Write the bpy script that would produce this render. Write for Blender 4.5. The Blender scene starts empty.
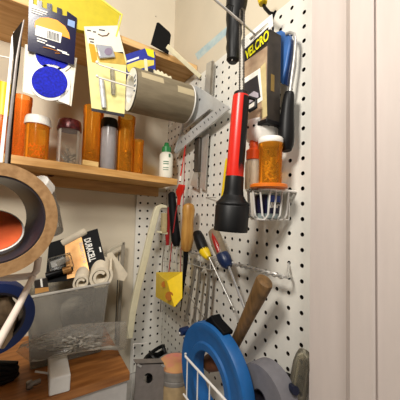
import bpy, bmesh, math, random
from mathutils import Vector as V, Matrix
random.seed(7)
SC = bpy.context.scene
COL = SC.collection
# ------------------------------------------------------------------ camera
F = 251.55
CAM = V((-0.36765, -0.26002, 0.0830))
yaw, pit, rol = 0.567541, 0.047847, 0.028669
fw = V((math.sin(yaw)*math.cos(pit), math.cos(yaw)*math.cos(pit), math.sin(pit)))
r0 = V((math.cos(yaw), -math.sin(yaw), 0)); u0 = r0.cross(fw)
rt = r0*math.cos(rol) + u0*math.sin(rol); up = u0*math.cos(rol) - r0*math.sin(rol)
cd = bpy.data.cameras.new('camera'); cam = bpy.data.objects.new('camera', cd); COL.objects.link(cam)
cam.matrix_world = Matrix(((rt.x, up.x, -fw.x, CAM.x), (rt.y, up.y, -fw.y, CAM.y), (rt.z, up.z, -fw.z, CAM.z), (0, 0, 0, 1)))
cd.sensor_width = 36; cd.lens = F/400*36; cd.clip_start = 0.01
SC.camera = cam
YB = 0.5391      # back wall
P = 0.0254       # pegboard pitch
def ray(x, y): return fw + rt*((x-200)/F) - up*((y-200)/F)
def at(x, y, X=None, Y=None, Z=None, D=None):
    d = ray(x, y)
    if X is not None: t = (X-CAM.x)/d.x
    elif Y is not None: t = (Y-CAM.y)/d.y
    elif Z is not None: t = (Z-CAM.z)/d.z
    else: t = D
    return CAM + d*t
def onp(x, y, p0, n):
    d = ray(x, y); return CAM + d*((p0-CAM).dot(n)/d.dot(n))
def proj(p):
    d = p-CAM; z = d.dot(fw); return 200+F*d.dot(rt)/z, 200-F*d.dot(up)/z
def R(p, w):     # radius in metres of a round thing w pixels wide at p
    x, y = proj(p); z = (p-CAM).dot(fw)
    return w*z/(2*F)*F/math.hypot(F, x-200)
# ------------------------------------------------------------------ materials
def lin(h):
    h = h.lstrip('#'); o = []
    for i in (0, 2, 4):
        c = int(h[i:i+2], 16)/255; o.append(c/12.92 if c <= .04045 else ((c+.055)/1.055)**2.4)
    return (*o, 1)
def M(name, col, rough=.5, metal=0, trans=0, var=.08, scale=60, bump=0, stretch=(1, 1, 1), ior=1.45, col2=None, alpha=1, spec=None):
    m = bpy.data.materials.new(name); m.use_nodes = True
    nt = m.node_tree; b = nt.nodes['Principled BSDF']
    b.inputs['Roughness'].default_value = rough; b.inputs['Metallic'].default_value = metal
    b.inputs['Transmission Weight'].default_value = trans; b.inputs['IOR'].default_value = ior
    b.inputs['Alpha'].default_value = alpha
    if spec is not None: b.inputs['Specular IOR Level'].default_value = spec
    c = lin(col); b.inputs['Base Color'].default_value = c
    tc = nt.nodes.new('ShaderNodeTexCoord'); mp = nt.nodes.new('ShaderNodeMapping')
    mp.inputs['Scale'].default_value = stretch
    nt.links.new(tc.outputs['Object'], mp.inputs['Vector'])
    nz = nt.nodes.new('ShaderNodeTexNoise'); nz.inputs['Scale'].default_value = scale; nz.inputs['Detail'].default_value = 4
    nt.links.new(mp.outputs['Vector'], nz.inputs['Vector'])
    if var or col2:
        rp = nt.nodes.new('ShaderNodeValToRGB')
        d = lin(col2) if col2 else tuple(x*(1-var*2) for x in c[:3])+(1,)
        rp.color_ramp.elements[0].position = .35; rp.color_ramp.elements[1].position = .65
        rp.color_ramp.elements[0].color = d; rp.color_ramp.elements[1].color = c
        nt.links.new(nz.outputs['Fac'], rp.inputs['Fac']); nt.links.new(rp.outputs['Color'], b.inputs['Base Color'])
    if bump:
        bp = nt.nodes.new('ShaderNodeBump'); bp.inputs['Strength'].default_value = bump; bp.inputs['Distance'].default_value = .002
        nt.links.new(nz.outputs['Fac'], bp.inputs['Height']); nt.links.new(bp.outputs['Normal'], b.inputs['Normal'])
    return m
def MT(name, tcol, scol, fac=.2, rough=.15, bump=0, scale=80):
    m = M(name, scol, rough, var=.05, scale=scale, bump=bump); nt = m.node_tree
    b = nt.nodes['Principled BSDF']; out = nt.nodes['Material Output']
    tr = nt.nodes.new('ShaderNodeBsdfTransparent'); tr.inputs['Color'].default_value = lin(tcol)
    mx = nt.nodes.new('ShaderNodeMixShader'); fr = nt.nodes.new('ShaderNodeFresnel'); fr.inputs['IOR'].default_value = 1.3
    ad = nt.nodes.new('ShaderNodeMath'); ad.operation = 'ADD'; ad.use_clamp = True; ad.inputs[1].default_value = fac
    nt.links.new(fr.outputs['Fac'], ad.inputs[0]); nt.links.new(ad.outputs[0], mx.inputs[0])
    nt.links.new(tr.outputs[0], mx.inputs[1]); nt.links.new(b.outputs[0], mx.inputs[2]); nt.links.new(mx.outputs[0], out.inputs['Surface'])
    return m
wall_m = M('wall paint', '#dbd0ba', .75, var=.03, scale=9, bump=.08)
peg_m = M('pegboard white', '#e6e3da', .45, var=.03, scale=30)
jamb_m = M('brushed jamb paint', '#cfc3bc', .5, var=.02, scale=26, bump=.12, stretch=(3.5, 3.5, .5))
shelf_m = M('pine shelf', '#d3a566', .5, scale=14, stretch=(1, 9, 9), col2='#b98747')
cleat_m = M('pine cleat', '#c39a64', .6, scale=12, stretch=(1, 9, 9), col2='#ab8250')
ushelf_m = M('pale pine', '#d9b27a', .55, scale=12, stretch=(1, 9, 9), col2='#bd9053')
board_m = M('oak board', '#b5773d', .5, scale=10, stretch=(1, 8, 8), col2='#8c5524')
cab_m = M('cabinet white', '#c9c5c0', .6, var=.05)
hole_shade_m = M('painted hole shade', '#0d0b0a', .9, spec=0)  # near-black colour standing in for shade behind the pegboard holes
tape_blue = M('pale blue tape', '#a9c3cb', .7, var=.1, col2='#c4d3d2')
cream_m = M('cream paint', '#e8dfbd', .5, var=.06)
black_m = M('black plastic', '#0f0f11', .4, var=.1, spec=.3)
matte_black = M('matte black', '#0c0c0e', .6, spec=.15)
rubber_m = M('black rubber', '#0f0f10', .45, var=.15, spec=.3)
steel_m = M('steel', '#cfcdc8', .38, .6, var=.06)
dsteel_m = M('dark steel', '#9c968c', .42, .55, var=.12)
alu_m = M('cast aluminium', '#d3d5d5', .45, .35, var=.05)
chrome_m = M('chrome', '#ececec', .18, .7, var=0)
white_m = M('white plastic', '#ece9e2', .4, var=.03)
pinkw_m = M('off white plastic', '#d9ccc0', .45, var=.05)
wirew_m = M('white coated wire', '#e6e2dc', .35, var=.03)
amber_m = MT('amber plastic', '#ffebb0', '#fbb440', .12, .15)
amber_d = MT('orange plastic shell', '#fed8a4', '#f8983a', .25, .2)
clear_m = MT('clear plastic', '#fdfdfa', '#f2f0ea', .02, .08)
haze_m = MT('frosted plastic', '#e6e4de', '#cfcbc2', .24, .4)
bag_m = MT('polythene film', '#f6f4f0', '#dedad2', .14, .12, .5, 120)
glass_m = M('glass', '#eef0ea', .03, trans=1, var=0)
orange_m = M('orange plastic', '#f0781c', .35, var=.04)
yellow_m = M('yellow plastic', '#f2cd12', .4, var=.05)
folder_m = M('yellow board', '#c3b21c', .55, var=.05)
folder_l = M('yellow rim', '#e6d95a', .5, var=.04)
navy_m = M('navy print', '#1a1836', .17, var=.05)
or_print = M('orange print', '#f39a12', .4, var=.03)
white_pr = M('white print', '#f0eee6', .5, var=.02)
bar_m = M('bar print', '#24222a', .5, var=0)
blue_disc = M('blue abrasive', '#1220c0', .85, scale=220, col2='#0a1288', bump=.5)
card_m = M('white card', '#e6e0d0', .5, var=.03)
cardy_m = M('pale yellow card', '#e9e19a', .5, var=.04)
cardt_m = M('tan print', '#c9a544', .5, var=.1)
maroon_m = M('maroon lid', '#5d1f1f', .3, .3, var=.3, scale=120)
vial_m = MT('grey vial plastic', '#eeecee', '#c4c0c0', .4, .2)
green_m = M('green cap', '#2f8a4a', .4, var=.05)
label_w = M('cream label', '#ece8d8', .5, var=.03)
kraft_m = M('grey kraft roll', '#82765f', .7, scale=30, col2='#706550', stretch=(.6, 3, 3))
tapestrip = M('masking strip', '#b8a988', .55, var=.04)
tan_m = M('brown tape wall', '#b08a5e', .75, scale=160, col2='#9a754c', bump=.2)
core_m = M('dark tape core', '#2c2730', .35, var=.2)
redor_m = M('orange red lid', '#f0682a', .5, var=.12, col2='#e0561f')
red_m = M('red plastic', '#d3271a', .32, var=.05)
redcl_m = M('red clear handle', '#b8281f', .25, trans=.2, var=.05)
clearh_m = MT('smoky clear handle', '#d8c9b0', '#b5a58c', .4, .2)
wood_h = M('varnished handle', '#b98a45', .4, scale=40, stretch=(3, 3, .5), col2='#9a6a2c')
ham_m = M('worn hickory', '#7c5c36', .55, scale=30, stretch=(4, 4, .6), col2='#574023', bump=.2)
rust_m = M('rusty face', '#8c5630', .6, scale=70, col2='#744524')
blue_m = M('blue reel plastic', '#1d5f9f', .45, var=.06)
bluep_m = M('dark blue plastic', '#3f6cae', .4, var=.08)
navyp_m = M('deep blue', '#16284f', .35, var=.08)
duct_m = M('grey duct tape', '#77757a', .55, var=.08)
tin_m = M('tin grey', '#98938d', .45, .3, var=.1)
pink_m = M('pink label', '#d9827a', .6, scale=22, col2='#d9a868')
tanbody = M('tan tin side', '#b49a72', .55, var=.1)
felt_m = M('cream felt', '#e2d6bf', .85, var=.05, bump=.2)
copper_m = M('copper print', '#c48542', .4, .3, scale=25, col2='#e0aa66')
yl_m = M('lime yellow print', '#e9e21c', .5, var=.02)
photo_m = M('beige photo print', '#b59c80', .5, scale=35, col2='#8a6f58')
side_m = M('dark box side', '#3a332c', .5, scale=40, col2='#241f1b')
bluepk = M('blue pack print', '#26349a', .4, var=.05)
squeeze_m = MT('cloudy squeeze plastic', '#efe2c8', '#e9dcc4', .5, .35)
lidor_m = M('lid orange', '#ee7d22', .35, trans=.15, var=.04)
brown_pr = M('brown print', '#5b3a22', .5)
grey_bx = M('grey bracket paint', '#8f8782', .55, .3, var=.08)
oldw_m = M('old white frame', '#ded7b8', .4, var=.05)
red_dk = M('dark red plastic', '#a31a1e', .35, var=.05)
olive_m = M('beige grip', '#b9a77c', .6, var=.1)
# ------------------------------------------------------------------ mesh builder
class MB:
    def __init__(s): s.v = []; s.f = []
    def add(s, vs, fs):
        b = len(s.v); s.v += [V(x) for x in vs]; s.f += [tuple(i+b for i in f) for f in fs]; return s
    def box(s, c, ax, h):
        a = [V(x).normalized()*k for x, k in zip(ax, h)]; c = V(c)
        vs = [c+a[0]*i+a[1]*j+a[2]*k for i in (-1, 1) for j in (-1, 1) for k in (-1, 1)]
        return s.add(vs, [(0, 1, 3, 2), (4, 6, 7, 5), (0, 4, 5, 1), (2, 3, 7, 6), (0, 2, 6, 4), (1, 5, 7, 3)])
    def aabb(s, x0, x1, y0, y1, z0, z1):
        return s.box(((x0+x1)/2, (y0+y1)/2, (z0+z1)/2), ((1, 0, 0), (0, 1, 0), (0, 0, 1)), ((x1-x0)/2, (y1-y0)/2, (z1-z0)/2))
    def prism(s, pts, d):
        n = len(pts); d = V(d); pts = [V(p) for p in pts]
        return s.add(pts+[p+d for p in pts], [tuple(range(n-1, -1, -1)), tuple(range(n, 2*n))]+[(i, (i+1) % n, n+(i+1) % n, n+i) for i in range(n)])
    def tube(s, pts, r, seg=10, closed=False, cap=True):
        pts = [V(p) for p in pts]; n = len(pts); rs = r if isinstance(r, (list, tuple)) else [r]*n
        vs = []; fs = []; prev = None
        for i, p in enumerate(pts):
            a = pts[i-1] if (i > 0 or closed) else p; b = pts[(i+1) % n] if (i < n-1 or closed) else p
            t = (b-a).normalized()
            if prev is None:
                q = V((0, 0, 1)) if abs(t.z) < .9 else V((1, 0, 0)); e = t.cross(q).normalized()
            else: e = (prev-t*prev.dot(t)).normalized()
            prev = e; g = t.cross(e)
            vs += [p+(e*math.cos(2*math.pi*k/seg)+g*math.sin(2*math.pi*k/seg))*rs[i] for k in range(seg)]
        for i in range(n if closed else n-1):
            j = (i+1) % n
            fs += [(i*seg+k, i*seg+(k+1) % seg, j*seg+(k+1) % seg, j*seg+k) for k in range(seg)]
        if cap and not closed: fs += [tuple(range(seg-1, -1, -1)), tuple(range((n-1)*seg, n*seg))]
        return s.add(vs, fs)
    def lathe(s, p0, p1, prof, seg=28, shape=None):   # prof: (distance along axis as fraction, radius)
        p0 = V(p0); p1 = V(p1); ax = p1-p0; t = ax.normalized()
        q = V((0, 0, 1)) if abs(t.z) < .9 else V((1, 0, 0)); e = t.cross(q).normalized(); g = t.cross(e)
        vs = []; fs = []; m = len(prof)
        for (u, r) in prof:
            for k in range(seg):
                a = 2*math.pi*k/seg; q_ = r*(shape(a) if shape else 1)
                vs.append(p0+ax*u+(e*math.cos(a)+g*math.sin(a))*max(q_, 1e-5))
        for i in range(m-1):
            fs += [(i*seg+k, i*seg+(k+1) % seg, (i+1)*seg+(k+1) % seg, (i+1)*seg+k) for k in range(seg)]
        if prof[0] != prof[-1]: fs += [tuple(range(seg-1, -1, -1)), tuple(range((m-1)*seg, m*seg))]
        else: fs = fs
        return s.add(vs, fs)
    def ring(s, p0, p1, ri, ro, seg=48):
        return s.lathe(p0, p1, [(0, ri), (0, ro), (1, ro), (1, ri), (0, ri)], seg)
    def ball(s, c, r, seg=10):
        c = V(c); pr = [((1-math.cos(math.pi*i/8))/2, r*math.sin(math.pi*i/8)) for i in range(9)]
        return s.lathe(c-V((0, 0, r)), c+V((0, 0, r)), pr, seg)
def mesh_obj(name, mb, mat, off, bev=0, sharp=38):
    me = bpy.data.meshes.new(name); me.from_pydata([v-off for v in mb.v], [], mb.f); me.update()
    bm = bmesh.new(); bm.from_mesh(me); bmesh.ops.recalc_face_normals(bm, faces=bm.faces); bm.to_mesh(me); bm.free()
    me.polygons.foreach_set('use_smooth', [True]*len(me.polygons)); me.set_sharp_from_angle(angle=math.radians(sharp))
    me.materials.append(mat)
    o = bpy.data.objects.new(name, me); COL.objects.link(o)
    if bev:
        md = o.modifiers.new('bevel', 'BEVEL'); md.width = bev; md.segments = 2; md.limit_method = 'ANGLE'
    return o
ORG = {}
def T(name, label, cat, loc, group=None):
    o = bpy.data.objects.new(name, None); COL.objects.link(o); o.location = loc; o.empty_display_size = .01
    o['label'] = label; o['category'] = cat
    if group: o['group'] = group
    ORG[o.name] = V(loc); return o
def PT(name, mb, mat, parent, label=None, bev=0, kind=None, sharp=38):
    off = ORG[parent.name]; o = mesh_obj(name, mb, mat, off, bev, sharp); o.parent = parent; ORG[o.name] = off
    if label: o['label'] = label
    if kind: o['kind'] = kind
    return o
def base_of(mb):
    n = len(mb.v); return V((sum(v.x for v in mb.v)/n, sum(v.y for v in mb.v)/n, min(v.z for v in mb.v)))
def S(name, mb, mat, label, cat, group=None, bev=0, kind=None, sharp=38):
    off = base_of(mb); o = mesh_obj(name, mb, mat, off, bev, sharp); o.location = off; ORG[o.name] = off
    o['label'] = label; o['category'] = cat
    if group: o['group'] = group
    if kind: o['kind'] = kind
    return o
def ST(name, mb, mat, bev=0, parent=None):
    off = ORG[parent.name] if parent else V((0, 0, 0))
    o = mesh_obj(name, mb, mat, off, bev)
    if parent: o.parent = parent
    o['kind'] = 'structure'; ORG[o.name] = off; return o
def words(name, s, TL, TR, BL, mat, parent, lift=V((0, 0, 0)), shear=0):
    cu = bpy.data.curves.new(name, 'FONT'); cu.body = s; cu.extrude = 0; cu.shear = shear; cu.offset = .03
    tmp = bpy.data.objects.new(name, cu); COL.objects.link(tmp)
    dg = bpy.context.evaluated_depsgraph_get(); me = bpy.data.meshes.new_from_object(tmp.evaluated_get(dg))
    bpy.data.objects.remove(tmp)
    xs = [v.co.x for v in me.vertices]; ys = [v.co.y for v in me.vertices]
    x0, x1, y0, y1 = min(xs), max(xs), min(ys), max(ys); off = ORG[parent.name]
    for v in me.vertices:
        a = (v.co.x-x0)/(x1-x0); b = (y1-v.co.y)/(y1-y0); v.co = TL+(TR-TL)*a+(BL-TL)*b+lift-off
    me.materials.clear(); me.materials.append(mat)
    o = bpy.data.objects.new(name, me); COL.objects.link(o); o.parent = parent; ORG[o.name] = off
    return o
def toward(p, d): return (CAM-p).normalized()*d
# ------------------------------------------------------------------ setting
ST('floor', MB().aabb(-1.2, .2, -.9, .6, -.46, -.43), cab_m)
ST('wall_back', MB().aabb(-1.2, .1, YB+.0, YB+.05, -.46, 1.1), wall_m)
ST('wall_right', MB().aabb(.012, .08, -.02, YB+.05, -.46, 1.1), wall_m)
# pegboards with real holes
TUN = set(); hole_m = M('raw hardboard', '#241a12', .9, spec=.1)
def pegboard(o, eu, ev, en, cols, rows, ulo, uhi, vlo, vhi):
    TUN.clear(); mb = MB(); th = .0042; r = .0037
    us = [ulo]+[c+P/2 for c in cols[:-1]]+[uhi]; vs_ = [vlo]+[c+P/2 for c in rows[:-1]]+[vhi]
    for i, cu in enumerate(cols):
        for j, cv in enumerate(rows):
            a, b, c, d = us[i], us[i+1], vs_[j], vs_[j+1]
            outer = [(b, cv), (b, d), (cu, d), (a, d), (a, cv), (a, c), (cu, c), (b, c)]
            inner = [(cu+r*math.cos(k*math.pi/4), cv+r*math.sin(k*math.pi/4)) for k in range(8)]
            pts = [o+eu*x+ev*y for x, y in outer]+[o+eu*x+ev*y for x, y in inner]+[o+eu*x+ev*y-en*th for x, y in inner]
            fs = [(k, (k+1) % 8, 8+(k+1) % 8, 8+k) for k in range(8)]+[(8+k, 8+(k+1) % 8, 16+(k+1) % 8, 16+k) for k in range(8)]
            TUN.update(range(len(mb.f)+8, len(mb.f)+16)); mb.add(pts, fs)
    # edges and back
    q = [o+eu*ulo+ev*vlo, o+eu*uhi+ev*vlo, o+eu*uhi+ev*vhi, o+eu*ulo+ev*vhi]
    mb.add(q+[x-en*th for x in q], [(0, 1, 5, 4), (1, 2, 6, 5), (2, 3, 7, 6), (3, 0, 4, 7)])
    return mb
pg = pegboard(V((0, 0, 0)), V((0, 1, 0)), V((0, 0, 1)), V((-1, 0, 0)), [j*P for j in range(0, 22)], [i*P for i in range(-16, 19)], -.030, YB-.0005, -.428, .474)
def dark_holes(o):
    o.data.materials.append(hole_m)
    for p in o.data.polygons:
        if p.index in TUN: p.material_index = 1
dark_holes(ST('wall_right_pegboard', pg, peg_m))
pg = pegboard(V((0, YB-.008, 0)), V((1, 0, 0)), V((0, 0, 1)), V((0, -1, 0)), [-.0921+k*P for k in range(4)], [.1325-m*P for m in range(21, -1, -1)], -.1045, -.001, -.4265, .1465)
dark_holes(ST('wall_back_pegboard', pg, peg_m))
ST('wall_right_hole_shade', MB().aabb(.006, .0118, -.02, YB-.001, -.43, .470), hole_shade_m)  # dark sheet painting the shade seen through the holes
ST('wall_back_hole_shade', MB().aabb(-.103, -.001, YB-.0012, YB-.0002, -.43, .145), hole_shade_m)  # same painted shade behind the back board's holes
# painter's tape along the right wall above the board
tp = [at(230, 22, X=.0115), at(230, 31, X=.0115), at(196, 60, X=.0115), at(191, 55, X=.0115)]
S('masking_tape', MB().prism([at(232, 22, X=.0119), at(233, 29, X=.0119), at(198, 60, X=.0119), at(195, 54, X=.0119)], (.0002, 0, 0)), tape_blue, 'strip of pale blue masking tape stuck on the wall above the pegboard', 'tape')
# door jamb at the right
yj = lambda x, X: at(x, 200, X=X).y
jm = MB()
XJ = -.018; XS = -.029
prof = [(.10, yj(310.5, XJ)), (XJ, yj(310.5, XJ)), (XJ, yj(346, XJ)), (XS+.004, yj(347, XS)), (XS, yj(350, XS)), (XS, yj(372, XS)), (XS+.002, yj(374, XS)), (XJ-.002, yj(375.5, XJ)), (XJ, -.20), (XJ, -.42), (.10, -.42)]
jm.prism([V((x, y, -.46)) for x, y in prof], (0, 0, 1.56))
ST('door_1_jamb', jm, jamb_m)
# upper shelf
ST('trim_1', MB().aabb(-1.15, .010, .368, YB, .503, .521), ushelf_m, .0015)
# lower shelf (sags a little to the right)
zs = lambda x: .178-.035*(x+.03)
ls = MB(); a = [(-1.1, .385), (-.030, .395), (-.030, YB), (-1.1, YB)]
ls.add([V((x, y, zs(x)-.0185)) for x, y in a]+[V((x, y, zs(x))) for x, y in a], [(3, 2, 1, 0), (4, 5, 6, 7), (0, 1, 5, 4), (1, 2, 6, 5), (2, 3, 7, 6), (3, 0, 4, 7)])
ST('trim_2', ls, shelf_m, .001)
cl = MB(); a = [(-1.1, YB-.02), (-.035, YB-.02), (-.035, YB), (-1.1, YB)]
cl.add([V((x, y, zs(x)-.048)) for x, y in a]+[V((x, y, zs(x)-.0187)) for x, y in a], [(3, 2, 1, 0), (4, 5, 6, 7), (0, 1, 5, 4), (1, 2, 6, 5), (2, 3, 7, 6), (3, 0, 4, 7)])
ST('trim_3', cl, cleat_m, .001)
kn = at(51, 173, Y=YB-.0205); S('wood_knot', MB().lathe(kn, kn+V((0, .0005, 0)), [(0, R(kn, 9)), (1, R(kn, 9))], 16), M('dark knot', '#4a2a16', .7), 'dark round knot plug in the batten under the shelf', 'knot')
# cream batten across the upper shelf corner
a = at(167, 46, Y=.330); b = at(200, 76.5, X=-.004); d = (b-a).normalized(); n1 = d.cross((a-CAM).normalized()).normalized(); n2 = d.cross(n1)
S('wooden_batten', MB().box((a+b)/2, (d, n1, n2), ((b-a).length/2, .0058, .005)), cream_m, 'cream painted stick slanting from the upper shelf down to the pegboard top', 'stick', bev=.001)
# wooden worktop and the white cabinet under it
ZB = -.25
pr = at(130, 372, Z=ZB)
ST('trim_4', MB().aabb(-.9, pr.x, pr.y, YB-.001, ZB-.016, ZB), board_m, .001)
ST('trim_5', MB().aabb(-.9, pr.x-.003, pr.y+.006, YB-.001, -.43, ZB-.016), cab_m, .001)

# ------------------------------------------------------------------ bottles on the lower shelf
SN = V((.035, 0, 1)).normalized(); SP = V((-.03, .4, .178))
def stand(xc, w, yt, back=0):
    c = V((0, 0, 0)); y = .392+back+.014
    for _ in range(6):
        d = ray(xc, 150); t = (y-CAM.y)/d.y; c = V((CAM.x+d.x*t, y, 0)); c.z = zs(c.x)+.0003; r = R(c, w); y = .392+back+r
    lo, hi = 0, .3
    for _ in range(40):
        m = (lo+hi)/2
        if proj(c+V((0, 0, m)))[1] > yt: lo = m
        else: hi = m
    return c, r, lo
ZV = V((0, 0, 1))
def shell(c, r, h, wall=.0012, rim=0):
    t = h; f = wall/t
    return [(0, r*.93), (.02, r), (.86, r), (.88, r+rim), (1, r+rim), (1, r-wall+rim), (.86, r-wall), (f, r-wall), (f, .0001)]
def sticks(c, r, h, n, L, rad):
    mb = MB()
    for _ in range(n):
        a = random.random()*6.28; q = (random.random()**.5)*(r-L*.35)*.9; z = random.random()*h
        p = c+V((q*math.cos(a), q*math.sin(a), .003+z)); d = V((random.uniform(-1, 1), random.uniform(-1, 1), random.uniform(-.2, 1.2))).normalized()
        e = p+d*L
        k = e-c; hr = math.hypot(k.x, k.y)
        if hr > r*.86: e = V((c.x+k.x*r*.86/hr, c.y+k.y*r*.86/hr, e.z))
        mb.tube([p, e], rad, 6)
    return mb
def bottle(name, label, cat, xc, back, w, yt, mat, capf=.18, capmat=None, capw=1.08, rim=0, fill=None, group=None, lidlabel=None):
    c, r, h = stand(xc, w, yt, back); t = T(name, label, cat, c, group)
    hb = h*(1-capf) if capmat else h
    b = PT('body', MB().lathe(c, c+ZV*hb, shell(c, r, hb, rim=rim)), mat, t)
    if capmat:
        rc = r*capw; n = 40
        PT('cap', MB().lathe(c+ZV*(hb*.985), c+ZV*h, [(0, rc*1.03), (.1, rc*1.05), (.8, rc*.98), (1, rc*.9)], 40, lambda a: 1+.012*math.cos(20*a)), capmat, t)
    if fill:
        n, L, rad, fm, fh = fill; PT(fill[5] if len(fill) > 5 else 'screws', sticks(c, r-.002, fh*hb, n, L, rad), fm, t, kind='stuff')
    return t, c, r, h
brass_m = M('brass screws', '#b98a2e', .35, .8, var=.1)
gold_m = M('pale wood pegs', '#f2dc9a', .5)
G1 = 'amber pill bottles on the lower shelf'
bottle('pill_bottle', 'short wide amber pill bottle with white cap, left on the lower shelf', 'bottle', 36.5, 0, 25, 117.5, amber_m, .19, white_m, 1.07, fill=(40, .008, .0012, orange_m, .35), group=G1)
bottle('pill_bottle', 'tall orange bottle behind the white capped pill bottle', 'bottle', 20, .05, 19, 97, amber_d, rim=.001, fill=(40, .01, .001, orange_m, .4), group=G1)
bottle('pill_bottle', 'orange bottle under the yellow cap at the left edge', 'bottle', 0, .03, 18, 84, amber_d, .45, yellow_m, 1.02, fill=(30, .01, .001, orange_m, .6), group=G1)
t, c, r, h = bottle('glass_jar', 'small clear glass jar with dark red screw lid', 'jar', 68.5, .002, 23, 121, clear_m, .22, maroon_m, 1.05, fill=(26, .022, .0008, dsteel_m, .25))
bottle('pill_bottle', 'tall uncapped amber bottle behind the small wood block', 'bottle', 92, .022, 20, 108, amber_m, rim=.0015, fill=(12, .02, .0015, brass_m, .3), group=G1)
t, c, r, h = bottle('plastic_vial', 'grey translucent vial with black cap between two amber bottles', 'vial', 108.5, .004, 16, 119.5, vial_m, .17, black_m, 1.05)
bottle('pill_bottle', 'tall amber bottle holding screws, right of the black capped vial', 'bottle', 125.5, 0, 17, 117, amber_m, rim=.0012, fill=(80, .007, .0016, brass_m, .42), group=G1)
bottle('pill_bottle', 'smallest amber bottle, in the middle of the lower shelf', 'bottle', 138, .006, 11, 140.5, amber_m, rim=.0008, fill=(20, .006, .001, brass_m, .6), group=G1)
# white squeeze bottle, green cap
c, r, h = stand(166.5, 13.5, 143, .002); t = T('dropper_bottle', 'small white bottle with green cap near the shelf end', 'bottle', c)
PT('body', MB().lathe(c, c+ZV*h*.72, [(0, r*.95), (.03, r), (.9, r), (1, r*.72)]), label_w, t)
PT('cap', MB().lathe(c+ZV*h*.72, c+ZV*h, [(0, r*.7), (.55, r*.7), (.6, r*.45), (1, r*.3)]), green_m, t)
ang = math.atan2(CAM.y-c.y, CAM.x-c.x)
lb = MB(); k = 10
for zz, sz in ((.56, .10), (.42, .03), (.36, .03), (.26, .02), (.2, .02)):
    for i in range(2 if sz > .05 else 5):
        a0 = ang+(-.15+.5 if sz > .05 else -.4)+i*.16; q = []
        for da, dz in ((0, 0), (.15, 0), (.15, sz), (0, sz)):
            q.append(c+V((math.cos(a0+da)*(r+.0003), math.sin(a0+da)*(r+.0003), h*(zz+dz))))
        lb.add(q, [(0, 1, 2, 3)])
PT('printed_label', lb, M('green print', '#4d7a5c', .5), t)
# small wood block
p = at(82.5, 163, Y=.3925); q = at(98.5, 165.5, Y=.3935); p.z = zs(p.x); q.z = zs(q.x)
mb = MB(); hgt = .0125; e = V((0, .018, 0)); mb.prism([p, q, q+ZV*hgt, p+ZV*hgt], e)
for v in mb.v: v.z += .0004
S('wood_block', mb, M('pine offcut', '#e2bd7c', .6, scale=20, stretch=(1, 6, 6), col2='#cfa45e'), 'little pale wood offcut at the shelf edge before the amber bottle', 'block', bev=.0006)

# ------------------------------------------------------------------ cards hanging at the upper left
def card(pts, y, th=.0015, ny=None): return MB().prism([at(x, yy, Y=y) for x, yy in pts], (0, th, 0))
def ell(cx, cy, rx, ry, n=36, rot=0, a0=0, a1=2*math.pi):
    o = []
    for k in range(n):
        a = a0+(a1-a0)*k/(n if abs(a1-a0-2*math.pi) < 1e-6 else n-1)
        x, y = rx*math.cos(a), ry*math.sin(a); o.append((cx+x*math.cos(rot)-y*math.sin(rot), cy+x*math.sin(rot)+y*math.cos(rot)))
    return o
# yellow folder
yf = .3555
t = T('yellow_folder', 'yellow folder standing at the upper shelf edge', 'folder', at(80, 30, Y=yf))
PT('panel', card([(28, -14), (84, -12), (120, 14), (115, 36), (80, 30), (30, 10)], yf, .012), folder_m, t)
PT('rim', MB().tube([at(84, -13, Y=yf), at(122, 15, Y=yf), at(116, 37, Y=yf)], .0028, 8), folder_l, t)
# blue disc pack
y = .3615
t = T('sanding_disc_pack', 'clear pack of round blue sanding discs below the navy card', 'package', at(48, 105, Y=y))
PT('backing_card', card([(25, 44), (77, 58), (71.5, 106), (22, 92)], y, .001), card_m, t)
for nm, cy, cx, yy in (('sanding_disc', 55, 54, y-.003), ('sanding_disc', 82.5, 50, y-.004)):
    rim = PT('white_backing', card(ell(cx, cy, 20.5, 18, 40, .27)+[], yy, .002), white_m, t)
    PT(nm, card(ell(cx-.5, cy-.5, 18.2, 15.4, 40, .27), yy-.001, .001), blue_disc, rim)
PT('tab', card([(62, 92), (70, 88), (69.5, 105), (58, 101)], y-.004, .002), white_m, t)
PT('blister_lip', MB().tube([at(x, yy, Y=y-.001) for x, yy in [(25, 44), (22, 92), (71.5, 106), (77, 58)]], .0009, 6), clear_m, t)
# navy sandpaper pack
y = .3517
t = T('sandpaper_pack', 'navy card pack with orange oval and white barcode hanging top left', 'package', at(50, 62, Y=y))
teeth = [(29.5, 0)]
for k in range(5):
    x = 29.5+k*9.6; s = .33
    teeth += [(x+4.8, (x+4.8-29.5)*s-3), (x+4.8, (x+4.8-29.5)*s+4), (x+9.6, (x+9.6-29.5)*s+4), (x+9.6, (x+9.6-29.5)*s-3)]
PT('card', card([(29, -3), (33, -2), (33, 4), (37, 5), (37, 0), (42, 1), (42, 7), (47, 9), (47, 3), (52, 4), (52, 11), (57, 13), (57, 7), (62, 9), (62, 15), (67, 16), (67, 11), (77, 18), (74, 65), (27.5, 50)], y, .004), navy_m, t)
PT('orange_panel', card([(34.5, 27), (35, 21), (40, 17.5), (48, 17.5), (57, 20), (65, 26), (69, 33), (70, 39), (52, 32)], y-.0008, .0006), or_print, t)
bl = PT('barcode_label', card([(36, 25), (62, 33), (60.5, 43), (35, 35)], y-.0012, .0006), white_pr, t)
bm_ = MB()
for k in range(9): 
    x = 47.5+k*1.35; s = .32; y0 = 30.2+(x-47)*s
    bm_.prism([at(x, y0, Y=y-.0016), at(x+.7+.3*(k % 2), y0+.2, Y=y-.0016), at(x+.6, y0+8, Y=y-.0016), at(x-.2, y0+7.6, Y=y-.0016)], (0, .0003, 0))
PT('barcode', bm_, bar_m, bl)
tx = MB()
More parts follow.
